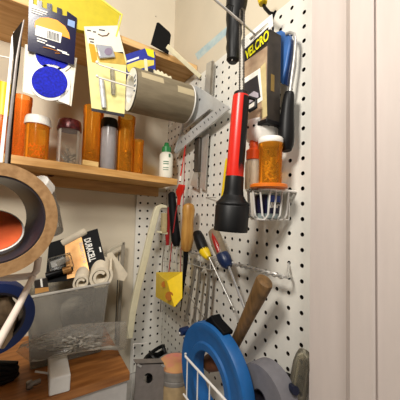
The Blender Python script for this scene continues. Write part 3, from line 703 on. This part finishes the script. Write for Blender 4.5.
# wrenches
def wrench(label, pts, X, w0):
    P_ = [at(x, y, X=X) for x, y in pts]; t = T('wrench', label, 'wrench', P_[-1], 'wrenches on the wire rack')
    a, b = P_[0], P_[-1]; d = (b-a).normalized(); n = V((1, 0, 0)); s = d.cross(n).normalized()
    PT('shank', MB().box((a+b)/2, (d, s, n), ((b-a).length/2, w0*.55, .0022)), dsteel_m, t, bev=.0012)
    PT('ring_end', MB().ring(b-n*.003, b+n*.003, w0*.55, w0*1.05, 24), dsteel_m, t)
    m = MB(); o_ = a-d*w0*.3
    poly = [o_+s*w0*1.0-d*w0*1.1, o_+s*w0*1.2+d*0, o_+s*w0*.6+d*w0*1.1, o_-s*w0*.6+d*w0*1.1, o_-s*w0*1.2+d*0, o_-s*w0*1.0-d*w0*1.1, o_-s*w0*.45-d*w0*.9, o_-s*w0*.45, o_+s*w0*.45, o_+s*w0*.45-d*w0*.9]
    m.prism([p-n*.003 for p in poly], n*.006); PT('open_end', m, dsteel_m, t)
    return t
wrench('left hand wrench hanging behind the black chisel blade', [(196, 264), (190.5, 290), (186.5, 318)], -.036, .0085)
wrench('middle wrench hanging from the rack beside the chisel', [(200, 268), (196.5, 296), (194, 322)], -.030, .0080)
wrench('right hand wrench hanging beside the black and yellow screwdriver', [(209.5, 270), (207, 298), (205.5, 322)], -.030, .0085)
t = T('hex_key', 'thin dark rod leaning across below the wrenches', 'rod', at(204, 318, X=-.04))
PT('rod', MB().tube([at(186, 291, X=-.045), at(204, 318, X=-.045)], .0012, 8), dsteel_m, t)
# red lanyard clip
XL = -.05
t = T('red_lanyard', 'bright red cord with clasp hanging before the pegboard corner', 'lanyard', at(171, 290, X=XL))
PT('cord', MB().tube(wp([(185.3, 145), (184.6, 165), (183.8, 190), (182.5, 215), (181, 250), (180, 280)], XL), .0009, 8), red_dk, t)
PT('cord', MB().tube(wp([(185.3, 145), (183, 162), (181, 174), (179.5, 182)], XL), [.001, .0014, .002, .002], 8), red_m, t)
PT('buckle', MB().tube(wp([(180.5, 176), (180, 181)], XL-.001), .003, 10), white_m, t)
PT('clasp', MB().prism(wp([(178.5, 184), (183.5, 185), (182.5, 191), (179.5, 197), (178.3, 205), (176.8, 205), (177, 197), (175.5, 192)], XL-.002), (.006, 0, 0)), red_m, t, bev=.0012)
PT('cord', MB().tube(wp([(177.5, 204), (175.5, 215), (172.8, 235), (170, 262), (167.5, 285)], XL), .0014, 8), red_dk, t)
# cream hacksaw frame
XH = -.070
def hw(x, y): return at(x, y, Y=.46)
t = T('hacksaw', 'cream bowed saw frame with beige and red handle leaning on the back pegboard', 'saw', hw(130, 338))
fp = [(129, 338), (132.5, 312), (137, 290), (145, 258), (152, 228), (155.8, 213), (157.5, 208), (161, 206), (166.5, 207)]
mb = MB(); P_ = [hw(*p) for p in fp]
def strap(P_, w_, d_):
    mb = MB(); vs = []; n = len(P_)
    for i, p in enumerate(P_):
        a = P_[max(0, i-1)]; b = P_[min(n-1, i+1)]; tt = (b-a).normalized(); s = tt.cross(V((0, 1, 0))).normalized(); q = w_[i] if isinstance(w_, list) else w_
        vs += [p+s*q-V((0, d_, 0)), p-s*q-V((0, d_, 0)), p-s*q+V((0, d_, 0)), p+s*q+V((0, d_, 0))]
    fs = [(4*i+k, 4*i+(k+1) % 4, 4*i+4+(k+1) % 4, 4*i+4+k) for i in range(n-1) for k in range(4)]+[(3, 2, 1, 0), (4*n-4, 4*n-3, 4*n-2, 4*n-1)]
    return mb.add(vs, fs)
PT('frame', strap(P_, [.009, .0095, .0095, .0095, .009, .009, .008, .006, .004], .006), oldw_m, t, bev=.0015)
PT('grip', strap([hw(164, 213), (hw(164, 225)), hw(163.5, 233)], [.0075, .008, .008], .008), olive_m, t, bev=.002)
PT('foot', strap([hw(157, 231.5), hw(168, 233.5)], .003, .006), oldw_m, t)
PT('red_grip', MB().tube([hw(168.5, 207), hw(168.5, 220), hw(167.5, 236), hw(167.5, 245)], [.0035, .0055, .007, .005], 12), red_dk, t)
PT('blade', MB().tube([hw(165, 240), hw(162.5, 262), hw(161, 300), hw(160.5, 312)], .002, 8), dsteel_m, t)
# yellow corner block
t = T('corner_clamp', 'yellow plastic corner piece with round holes hanging under the rack', 'clamp', at(172, 307, X=-.075))
Xc = -.078
f = [at(156, 272, X=Xc+.02), at(167, 281, X=Xc), at(182.5, 271.5, X=Xc+.025), at(182.5, 298, X=Xc+.022), at(174.5, 307.5, X=Xc-.004), at(155.5, 297, X=Xc+.018), at(170, 276, X=Xc+.045), at(170, 298, X=Xc+.045)]
mb = MB().add(f, [(0, 1, 4, 5), (1, 2, 3, 4), (0, 6, 2, 1), (5, 4, 3, 7), (0, 5, 7, 6), (2, 6, 7, 3)])
PT('block', mb, yellow_m, t, bev=.001)
fc = (f[0]+f[1]+f[4]+f[5])/4; nn = (f[1]-f[0]).cross(f[5]-f[0]).normalized()
if nn.dot(CAM-fc) < 0: nn = -nn
bo = M('dark orange inside', '#a8641a', .6)
for (x, y, pw) in ((169.6, 296, 8.5), (164.5, 284.3, 6)):
    p = onp(x, y, fc, nn); nc = (nn+(CAM-p).normalized()*1.6).normalized(); PT('hole', MB().lathe(p-nc*.004, p+nc*.0032, [(0, fz(p, pw)), (1, fz(p, pw))], 18), bo, t)

# ------------------------------------------------------------------ hammer
ht = at(264, 282.5, X=-.066); hbm = at(231, 352, X=-.048)
t = T('hammer', 'hammer with worn brown wooden handle standing head down in the basket', 'hammer', hbm)
hr = fz(ht, 17.5)
PT('handle', MB().lathe(ht, hbm, [(-.03, hr*.6), (-.02, hr*.92), (0, hr), (.12, hr*.95), (.35, hr*.82), (.7, hr*.72), (1, hr*.66)], 24, lambda a: 1-.1*math.cos(2*a)), ham_m, t)
ha = at(208.5, 363, X=-.046); hd = (V((-.050, .095, -.170))-ha); hd = hd.normalized()
PT('head', MB().lathe(ha, hbm+V((.004, -.01, -.008)), [(0, .0150), (.05, .017), (.4, .017), (.5, .013), (.7, .013), (1, .014)], 24), rust_m, t)

# ------------------------------------------------------------------ blue reel, duct tape, white basket
xr = -.082; rcn = V((xr, .128, -.226)); ro = .1005; ri = .051
t = T('cable_reel', 'big blue ring shaped reel standing in the white basket', 'reel', rcn-V((0, 0, ro)))
PT('rim', MB().lathe(rcn-V((.012, 0, 0)), rcn+V((.014, 0, 0)), [(0, ri), (-.02, ri+.004), (-.02, ri+.012), (.10, ri+.015), (.10, ro-.014), (0, ro-.008), (.05, ro-.002), (.2, ro), (.8, ro), (.95, ro-.002), (1, ro-.01), (1, ri), (0, ri)], 72), blue_m, t)
hdl = MB()
def rp_(a, rad, dx=0): return rcn+V((dx, -math.cos(a)*rad, math.sin(a)*rad))
a0, a1 = math.radians(74), math.radians(40)
PT('handle', MB().prism(wp([(204.5, 320.5), (210.5, 315.5), (213.5, 321.5), (224, 333.5), (223, 337), (218.5, 335), (208, 326)], xr-.004), (.022, 0, 0)), matte_black, t, bev=.002)
p = at(184, 331, X=xr-.006); lt_ = PT('latch', MB().lathe(p-V((.010, 0, 0)), p+V((.012, 0, 0)), [(0, .006), (.1, .0085), (.9, .0085), (1, .006)], 18), navyp_m, t)
PT('stub', MB().lathe(p-V((.0115, -.001, .003)), p-V((.0095, -.001, .003)), [(0, .002), (1, .003)], 12), steel_m, lt_)
dc = V((-.046, .029, -.205)); 
t = T('duct_tape', 'roll of grey duct tape beside the blue reel', 'tape', dc-V((0, 0, .053)))
PT('tape', MB().ring(dc-V((.016, 0, 0)), dc+V((.016, 0, 0)), .0125, .048, 56), duct_m, t)
PT('core', MB().ring(dc-V((.0165, 0, 0)), dc+V((.0165, 0, 0)), .0110, .0126, 48), core_m, t)
# white basket: frame wires
xb = -.118
ra = at(185.5, 356.5, X=xb); rb_ = at(225.5, 400.5, X=xb); dd = (rb_-ra)
t = T('wire_basket', 'white wire basket at the bottom holding reel and hammer', 'basket', V((xb, .05, -.428)))
end = ra+dd*1.9
PT('rim', MB().tube([ra+V((0, 0, .006)), ra, ra+dd*.5, rb_, end], .0022, 10), wirew_m, t)
for k in range(5):
    p = ra+dd*(.06+k*.3); q = V((xb+.002, p.y, -.415)); PT('wire', MB().tube([p, q, V((-.012, p.y, -.421))], .0013, 8), wirew_m, t)
PT('lower_rail', MB().tube([V((xb-.002, ra.y, -.262)), V((xb-.002, end.y, -.264))], .0017, 8), wirew_m, t)
PT('back_bar', MB().tube([V((-.012, ra.y-.003, -.421)), V((-.012, ra.y-.003, -.26)), V((-.001, ra.y-.003, -.255))], .0017, 8), wirew_m, t)
PT('base_rail', MB().tube([V((xb+.002, ra.y, -.4175)), V((xb+.002, end.y, -.4175))], .0017, 8), wirew_m, t)
# glass bottle at the jamb foot
t = T('glass_bottle', 'clear ribbed glass bottle tilted at the foot of the door jamb', 'bottle', at(295, 398, X=-.03))
ga = at(304, 350.5, X=-.018); gb = at(297, 396, X=-.018)
gr = fz(ga, 17)
PT('glass', MB().lathe(ga, gb, [(0, gr*.35), (.02, gr*.6), (.12, gr*.8), (.3, gr*1.0), (1, gr*1.1), (1, gr*1.0), (.3, gr*.9), (.14, gr*.7), (.06, .0002)], 36, lambda a: 1+.03*math.cos(14*a)), MT('smoky glass', '#e9e6dc', '#b8b4a8', .10, .08), t)
PT('blue_collar', MB().tube([at(282, 381, X=-.030), at(288, 386, X=-.032), at(296, 391, X=-.038)], [.004, .007, .006], 12), M('deep navy', '#141a30', .35), t)
S('black_wedge', MB().prism([at(272.5, 368.5, X=-.009), at(291, 376, X=-.012), at(288, 392, X=-.012), at(281, 390, X=-.01)], (.006, 0, 0)), matte_black, 'black triangular plate between the duct tape and the glass bottle', 'plate')

# ------------------------------------------------------------------ tins, cord, bracket
zt_ = -.300; tc = at(176, 362.5, Z=zt_); rt_ = R(tc, 37)
tc.y = min(tc.y, YB-.02-rt_)
t = T('round_tin', 'round grey tin with pink and orange top label behind the bracket', 'tin', tc+V((0, 0, -.032)), 'round tins stacked behind the bracket')
PT('body', MB().lathe(tc-ZV*.032, tc, [(0, rt_*.98), (.1, rt_), (.3, rt_), (.34, rt_*.96), (.4, rt_), (.8, rt_), (.86, rt_*1.03), (1, rt_*1.03), (1, rt_*.95), (.97, rt_*.94)], 40), tin_m, t)
PT('top_label', MB().lathe(tc-ZV*.001, tc+ZV*.0006, [(0, rt_*.92), (1, rt_*.92)], 36), pink_m, t)
t2 = tc-ZV*.0322+V((.002, -.002, 0))
t = T('round_tin', 'tan sided round tin under the pink labelled one', 'tin', t2-ZV*.045, 'round tins stacked behind the bracket')
PT('body', MB().lathe(t2-ZV*.045, t2, [(0, rt_*1.0), (.02, rt_*1.02), (.8, rt_*1.02), (1, rt_*.97)], 40), tanbody, t)
PT('rim', MB().ring(t2-ZV*.0455, t2-ZV*.040, rt_*.9, rt_*1.04), M('purple grey', '#6f6272', .5), t)
t3 = t2-ZV*.0458; hh = t3.z+.43
t = T('round_tin', 'dark lowest tin of the stack behind the bracket', 'tin', t3-ZV*hh, 'round tins stacked behind the bracket')
PT('body', MB().lathe(t3-ZV*hh, t3, [(0, rt_*1.0), (.05, rt_*1.03), (.95, rt_*1.03), (1, rt_)], 40), M('dim purple tin', '#665a66', .5), t)
cb = MB(); c0 = at(157, 359, Y=.450)
for k in range(7):
    pts = []
    for i in range(26):
        a = i/25*2*math.pi*1.0; rr_ = .026+.012*math.sin(k*1.7+a*2); pts.append(c0+V((math.cos(a+k)*rr_*1.55, math.sin(a+k)*rr_*.8, .014*math.sin(a*2+k)+(k-4)*.006)))
    cb.tube(pts, .0052, 8, closed=True)
for k in range(9):
    cb.tube([c0+V((.03*math.cos(a*.7+k*.2), .022*math.sin(a*.7+k*.4), -.02-k*.011)) for a in range(9)], .0055, 8, closed=True)
S('extension_cable', cb, rubber_m, 'heap of coiled black cord behind the grey bracket', 'cord')
yb_ = .30
t = T('metal_bracket', 'grey metal bracket with a round hole standing beside the worktop', 'bracket', V((-.135, yb_, -.43)))
o4 = [at(136.5, 364, Y=yb_), at(164, 363, Y=yb_), at(163.5, 405, Y=yb_), at(133, 405, Y=yb_)]
o4[2].z = o4[3].z = -.4295; 
hole = [at(x, y, Y=yb_) for x, y in ell(148.5, 378.5, 4.6, 5.6, 20)]
mb = MB(); loopfill(mb, o4, hole, V((0, .003, 0))); PT('plate', mb, grey_bx, t)
PT('flange', MB().prism([o4[0], o4[1], o4[1]+V((0, .022, 0)), o4[0]+V((0, .022, 0))], (0, 0, -.002)), grey_bx, t)
PT('corner_tab', MB().box(o4[0]+V((.006, -.002, -.004)), ((1, 0, -.8), (.8, 0, 1), (0, 1, 0)), (.006, .002, .001)), steel_m, t)
PT('corner_tab', MB().box(o4[1]+V((-.003, -.002, -.004)), ((1, 0, -.8), (.8, 0, 1), (0, 1, 0)), (.005, .002, .001)), steel_m, t)
S('bent_wire', MB().tube([at(147, 343, Y=.34), at(133.5, 344, Y=.34), at(133, 372, Y=.34), at(131, 400, Y=.34)], .0012, 8), wirew_m, 'thin pale bent wire standing behind the grey bracket', 'wire')

# ------------------------------------------------------------------ brown tape, white crate wires, blue tape at left
cT = at(-1.5, 219.5, Y=.06); aT = math.radians(23); nT = V((math.sin(aT), -math.cos(aT), .02)).normalized()
t = T('parcel_tape', 'big roll of brown parcel tape with dark core close at the left', 'tape', cT-V((0, 0, .052)))
bk = -nT*.048
PT('tape', MB().ring(cT, cT+bk, .0445, .0575, 64), tan_m, t)
PT('core', MB().ring(cT+bk*.02, cT+bk*.98, .0425, .0446, 56), core_m, t)
# orange lid inside
lc_ = at(-9, 230, Y=.10); ln = V((.12, -.72, .66)).normalized()
t = T('orange_lid', 'orange disc with white edge lying inside the brown tape roll', 'lid', lc_)
PT('disc', MB().lathe(lc_, lc_+ln*.0012, [(0, .0285), (1, .0285)], 40), redor_m, t)
PT('white_edge', MB().lathe(lc_-ln*.007, lc_+ln*.0004, [(0, .029), (.1, .0305), (1, .0305)], 40), white_m, t)
# knurled white cap bottle behind
t = T('white_bottle', 'white bottle with ribbed cap behind the brown tape roll', 'bottle', at(50, 215, Y=.30))
k0 = at(37.5, 182, Y=.262); k1 = at(44, 191, Y=.277)
PT('cap', MB().lathe(k0, k1, [(0, .0135), (.06, .0175), (.9, .019), (1, .019)], 48, lambda a: 1+.035*math.cos(18*a)), white_m, t)
k2 = at(52, 232, Y=.31)
PT('neck', MB().lathe(k1, k2, [(0, .0165), (.25, .0175), (.4, .02), (1, .02)], 28), haze_m, t)
# white crate wires
yc = .125
t = T('plastic_crate', 'off white crate frame under the brown tape roll', 'crate', at(0, 340, Y=yc))
PT('rim', MB().tube([at(-14, 277, Y=yc), at(12, 278, Y=yc), at(32, 275.5, Y=yc), at(36.5, 271, Y=yc), at(38.5, 258, Y=yc+.01)], .0042, 12), pinkw_m, t)
PT('strut', MB().tube([at(33, 277, Y=yc), at(18, 307, Y=.07), at(-4, 347, Y=.02)], .0036, 12), pinkw_m, t)
# left shelf, crate panels and box: unseen, added to shade the worktop
ST('shade_shelf', MB().aabb(-1.1, -.462, .0, YB-.001, -.236, -.220), board_m, .001)  # unseen shelf, added to carry the crate and shade the worktop
PT('base', MB().aabb(-.80, -.470, .02, .36, -.2195, -.214), pinkw_m, t)
PT('front_panel', MB().aabb(-.80, -.470, .02, .025, -.214, -.02), pinkw_m, t)  # unseen crate panels, added to keep light off the lower left
PT('side_panel', MB().aabb(-.80, -.795, .026, .36, -.214, .02), pinkw_m, t)
PT('back_panel', MB().aabb(-.794, -.470, .355, .36, -.214, -.02), pinkw_m, t)
t = T('shade_box', 'unseen cardboard box added in the crate to shade the worktop', 'box', V((-.61, .17, -.2138)))  # made-up box that blocks the lamp from the worktop
kb = M('corrugated card', '#a5804f', .8, scale=30)
PT('carton', MB().aabb(-.78, -.474, .04, .34, -.2138, .012), kb, t, bev=.002)
PT('flap', MB().aabb(-.78, -.474, .04, .188, .0122, .015), kb, t); PT('flap', MB().aabb(-.78, -.474, .192, .34, .0122, .015), kb, t)
# blue tape roll
bc_ = at(-9, 318, Y=.20)
t = T('painters_tape', 'dark blue tape roll standing behind the crate strut', 'tape', bc_-V((0, 0, .05)))
PT('tape', MB().ring(bc_+V((.004, -.012, 0)), bc_+V((-.004, .03, 0)), 0.037, .049, 56), M('painter blue', '#16306e', .6, var=.06), t)
PT('core', MB().ring(bc_+V((.004, -.0122, 0)), bc_+V((-.004, .0302, 0)), .034, .0372, 48), core_m, t)
s0 = at(0, 318, Y=.20); 
S('paper_bag', MB().lathe(at(-2, 345, Y=.205), at(2, 296, Y=.205), [(0, .016), (.2, .021), (.7, .019), (.9, .012), (1, .010)], 14, lambda a: 1+.12*math.cos(5*a)), M('tan paper', '#a48c6c', .7, scale=40, col2='#57493a'), 'crumpled tan bundle inside the blue tape roll', 'bundle')

# ------------------------------------------------------------------ tote bin and contents
yt_ = .36
TL, TR = at(27, 298, Y=yt_), at(109, 282, Y=yt_); xl, xr_, zt1 = TL.x, TR.x, TR.z-.002; zt0 = TL.z
t = T('storage_bin', 'frosted clear plastic bin full of small parts on the worktop', 'bin', V(((xl+xr_)/2, .42, ZB)))
mb = MB(); zbn = ZB+.0005; yk = .50; w_ = .002
def bin_ring(x0, x1, y0, y1, zl, zr): return [V((x0, y0, zl)), V((x1, y0, zr)), V((x1, y1, zr)), V((x0, y1, zl))]
rings = [bin_ring(xl+.012, xr_-.010, yt_+.008, yk-.008, zbn, zbn), bin_ring(xl, xr_, yt_, yk, zt0, zt1), bin_ring(xl+w_, xr_-w_, yt_+w_, yk-w_, zt0, zt1), bin_ring(xl+.013, xr_-.012, yt_+.01, yk-.01, zbn+.002, zbn+.002)]
vs = sum(rings, []); fs = [(4*i+k, 4*i+(k+1) % 4, 4*i+4+(k+1) % 4, 4*i+4+k) for i in range(3) for k in range(4)]+[(3, 2, 1, 0), (12, 13, 14, 15)]
PT('tub', mb.add(vs, fs), haze_m, t, bev=.0006)
PT('rim', MB().tube([p+V((0, 0, .0005)) for p in bin_ring(xl, xr_, yt_, yk, zt0, zt1)], .0028, 8, closed=True), M('rim plastic', '#cfcac0', .35, trans=.3), t)
# battery card
n = V((-.20, -.8, .42)).normalized(); p0 = at(80, 262, Y=.415)
def q_(x, y, l=0): return onp(x, y, p0+n*l, n)
t = T('battery_pack', 'black and copper battery card leaning out of the plastic bin', 'package', q_(75, 278), 'battery cards in the plastic bin')
PT('card', MB().prism([q_(49, 243), q_(97.5, 228.5), q_(106, 264), q_(99, 268), q_(88, 275), q_(66, 281), q_(45, 283)], -n*.0015), matte_black, t)
cpn = PT('copper_panel', MB().prism([q_(64.5, 240, .0005), q_(81, 235, .0005), q_(89.5, 272, .0005), q_(80, 276, .0005), q_(67, 279, .0005)], -n*.0004), copper_m, t)
words('lettering', 'DURACELL', q_(90.5, 237.5, .0008), q_(96.3, 260, .0008), q_(83.8, 239.5, .0008), white_pr, t)
words('small_lettering', 'Batteries', q_(82.5, 242, .0008), q_(87, 262, .0008), q_(79, 243, .0008), M('pale print', '#efe6d2', .5), cpn)
PT('hang_hole', MB().prism([q_(99, 247, .0008), q_(100.5, 247, .0008), q_(101.5, 252, .0008), q_(100, 252, .0008)], -n*.0004), white_pr, t)
PT('blister', MB().prism([q_(48, 258, .012), q_(70, 252, .012), q_(74, 266, .012), q_(50, 272, .012)], -n*.011), clear_m, t, bev=.002)
b0_ = q_(46, 276, .008); b1_ = q_(73, 268, .008)
bt = PT('battery', MB().lathe(b0_, b1_, [(0, .0075), (.62, .0075), (.625, .0076), (.93, .0076), (.95, .004), (1, .0038)], 24), black_m, t)
PT('battery_top', MB().lathe(b0_+(b1_-b0_)*.62, b0_+(b1_-b0_)*.94, [(0, .0078), (1, .0078)], 24), copper_m, bt)
PT('cell_holder', MB().prism([q_(50, 262, .006), q_(64, 257, .006), q_(66, 263, .006), q_(52, 268, .006)], -n*.004), M('grey tray', '#8f8a86', .4), t)
PT('white_flash', MB().prism([q_(56, 262, .013), q_(68, 256, .013), q_(70, 260, .013), q_(58, 267, .013)], -n*.0006), haze_m, t)
# second small pack at left
t = T('battery_pack', 'small dark card with orange foot at the left of the bin', 'package', at(42, 295, Y=.37), 'battery cards in the plastic bin')
PT('card', MB().prism([at(34, 281, Y=.372), at(47, 278, Y=.372), at(49, 291, Y=.372), at(35, 294, Y=.372)], (0, .004, 0)), M('dark brown print', '#2f2a27', .4), t)
PT('copper_foot', MB().prism([at(35, 288.5, Y=.3715), at(48.5, 287, Y=.3715), at(49, 291, Y=.3715), at(35, 294, Y=.3715)], (0, .0035, 0)), copper_m, t)
PT('print', MB().prism([at(40, 279, Y=.3715), at(42, 278.5, Y=.3715), at(43, 287, Y=.3715), at(41, 287, Y=.3715)], (0, .0004, 0)), white_pr, t)
# felt rolls (spirals)
def spiral(label, cx, cy, turns, wpx, Y, depth):
    c = at(cx, cy, Y=Y); sc_ = fz(c, 2); vs = []; n = int(turns*22)
    th = sc_*wpx*.13
    for k in range(n+1):
        a = k/22*2*math.pi; rad = sc_*wpx*(.14+.36*k/n)
        for rr_ in (rad, rad+th):
            for dy in (0, depth): vs.append(c+V((math.cos(a+.6)*rr_, dy-.1*dy*0, math.sin(a+.6)*rr_))+V((dy*.25, 0, dy*.35)))
    mb = MB(); fs = []
    for k in range(n):
        a, b = 4*k, 4*k+4; fs += [(a, b, b+2, a+2), (a+1, a+3, b+3, b+1), (a, a+1, b+1, b), (a+2, b+2, b+3, a+3)]
    fs += [(0, 2, 3, 1), (4*n, 4*n+1, 4*n+3, 4*n+2)]
    return S('felt_roll', mb.add(vs, fs), felt_m, label, 'roll', 'cream felt rolls in the bin')
spiral('larger cream felt roll, spiral end, at the right of the bin', 100.5, 277, 2.0, 20, .372, .05)
spiral('smaller cream felt roll beside the larger one at the bin rim', 81.5, 283, 1.6, 13.5, .37, .05)
fl = MB().prism([at(107, 254, Y=.43), at(112, 252, Y=.43), at(128, 274, Y=.43), at(124, 281, Y=.43), at(108, 278, Y=.43)], (0, .003, 0))
S('felt_flap', fl, felt_m, 'cream pointed flap sticking out right of the felt roll', 'flap')
S('white_tube', MB().lathe(at(62, 244, Y=.45), at(86, 231, Y=.45), [(0, .008), (.05, .0095), (.95, .0095), (1, .007)], 20), felt_m, 'pale rounded tube behind the battery card', 'tube')
S('foam_bundle', MB().lathe(at(72, 300, Y=.44), at(85, 345, Y=.44), [(0, .02), (.1, .03), (.9, .034), (1, .02)], 16, lambda a: 1+.1*math.cos(4*a)), M('grey foam', '#9a948a', .9, scale=60, col2='#6f6a62'), 'greyish bundle seen through the frosted bin wall', 'bundle')
# grey L-shaped bar behind
t = T('angle_bar', 'grey bent bar standing behind the bin against the wall', 'bar', at(117, 345, Y=.505))
def ab(x, y, Y=.505): return at(x, y, Y=Y)
PT('upright', strap([ab(123.5, 242), ab(121, 280), ab(117, 350)], .0045, .004), M('grey bar paint', '#9a9284', .5), t, bev=.001)
PT('arm', strap([ab(123.5, 243), ab(113, 248), ab(104, 256)], .004, .004), M('cream bar arm', '#c9c0ab', .5), t, bev=.001)
PT('groove', strap([ab(119, 252, .500), ab(117.5, 285, .500), ab(115, 340, .500)], .0012, .0008), bar_m, t)
# white adaptor block on worktop
pa = at(48.5, 397.5, Z=ZB); pb = at(70, 391.5, Z=ZB); pb = V((pb.x, pb.y, ZB)); zz = ZB+hz(at(60, 394, Z=ZB), 376.5)
dep = V((.0, .080, 0)); pa.z = pb.z = ZB+.0004
hh = zz-ZB
mb = MB().prism([pa, pb, pb+ZV*hh, pa+ZV*hh], dep)
t = T('power_adaptor', 'white plastic block adaptor sitting at the worktop front edge', 'adaptor', (pa+pb)/2)
PT('case', mb, white_m, t, bev=.0025)
pm = pa+ZV*hh*.75+V((0, .03, 0)); pe = at(35, 371.5, Y=pm.y)
PT('prong', MB().tube([pm+V((.003, 0, 0)), pe], .0018, 8), steel_m, t)
bb = at(27, 372, Y=.30); bb.z = ZB+.010
S('metal_bolt', MB().lathe(bb, bb+V((.022, .004, 0)), [(0, .006), (.1, .0075), (.4, .0075), (.42, .0045), (1, .0045)], 12), dsteel_m, 'dark metal bolt left of the white adaptor', 'bolt')
jk = at(14, 378, Z=ZB)
cbm = MB()
for k in range(5):
    cbm.tube([V((jk.x-.02+.024*math.cos(a*.8+k), jk.y+.015*math.sin(a*.8+k*.6), ZB+.0055+k*.007)) for a in range(8)], .005, 8, closed=True)
S('cable_coil', cbm, rubber_m, 'dark coiled cable on the worktop at bottom left', 'cable')
# crumpled clear bag in front of the bin
ol = [(16, 352), (22, 343), (45, 334), (70, 325), (100, 322.5), (126, 321.5), (129, 336), (126, 349), (100, 349), (74, 353), (52, 358), (30, 362)]
yg = .325
P_ = [at(x, y, Y=yg) for x, y in ol]; cxy = sum(P_, V((0, 0, 0)))/len(P_)
for p in P_: p.z = max(p.z, ZB+.003)
rng = random.Random(3); N_ = 7; vs = []; fs = []; no = 48
den = []
for i in range(no):
    u = i/no*len(P_); k = int(u); den.append(P_[k].lerp(P_[(k+1) % len(P_)], u-k))
for sgn in (-1, 1):
    for r_ in range(N_+1):
        s = r_/N_
        for p in den:
            q = cxy.lerp(p, s); d = .016*math.sqrt(max(0, 1-s*s))+.0005; j = (1-s*s)
            q = q+V((rng.uniform(-1, 1)*.002*j, sgn*(d+rng.uniform(-1, 1)*.006*j), rng.uniform(-1, 1)*.002*j)); vs.append(q)
for h in range(2):
    o_ = h*(N_+1)*no
    for r_ in range(N_):
        for k in range(no): fs.append((o_+r_*no+k, o_+r_*no+(k+1) % no, o_+(r_+1)*no+(k+1) % no, o_+(r_+1)*no+k))
o1 = N_*no; o2 = (N_+1)*no+N_*no
fs += [(o1+k, o1+(k+1) % no, o2+(k+1) % no, o2+k) for k in range(no)]
S('plastic_bag', MB().add(vs, fs), bag_m, 'crumpled clear plastic bag lying before the frosted bin', 'bag', sharp=25)

# ------------------------------------------------------------------ light
def lamp(name, loc, power, col, size):
    l = bpy.data.lights.new(name, 'POINT'); l.energy = power; l.color = col; l.shadow_soft_size = size
    o = bpy.data.objects.new(name, l); COL.objects.link(o); o.location = loc; return o
lamp('room_lamp', (-.57, -.16, .49), 17.5, (1, .945, .86), .07)
al = bpy.data.lights.new('ceiling_light', 'AREA'); al.energy = 16; al.size = .3; al.color = (1, .95, .88)
ao = bpy.data.objects.new('ceiling_light', al); COL.objects.link(ao); ao.location = (-.58, -1.0, 1.45)
ao.rotation_euler = (V((-.2, .45, .2))-ao.location).to_track_quat('-Z', 'Y').to_euler()
w = bpy.data.worlds.new('room'); SC.world = w; w.use_nodes = True
w.node_tree.nodes['Background'].inputs[0].default_value = (.95, .9, .85, 1); w.node_tree.nodes['Background'].inputs[1].default_value = .03
SC.view_settings.view_transform = 'Standard'; SC.view_settings.look = 'None'; SC.view_settings.gamma = 1
SC.view_settings.exposure = 0
SC.cycles.max_bounces = 14; SC.cycles.transmission_bounces = 12; SC.cycles.transparent_max_bounces = 12
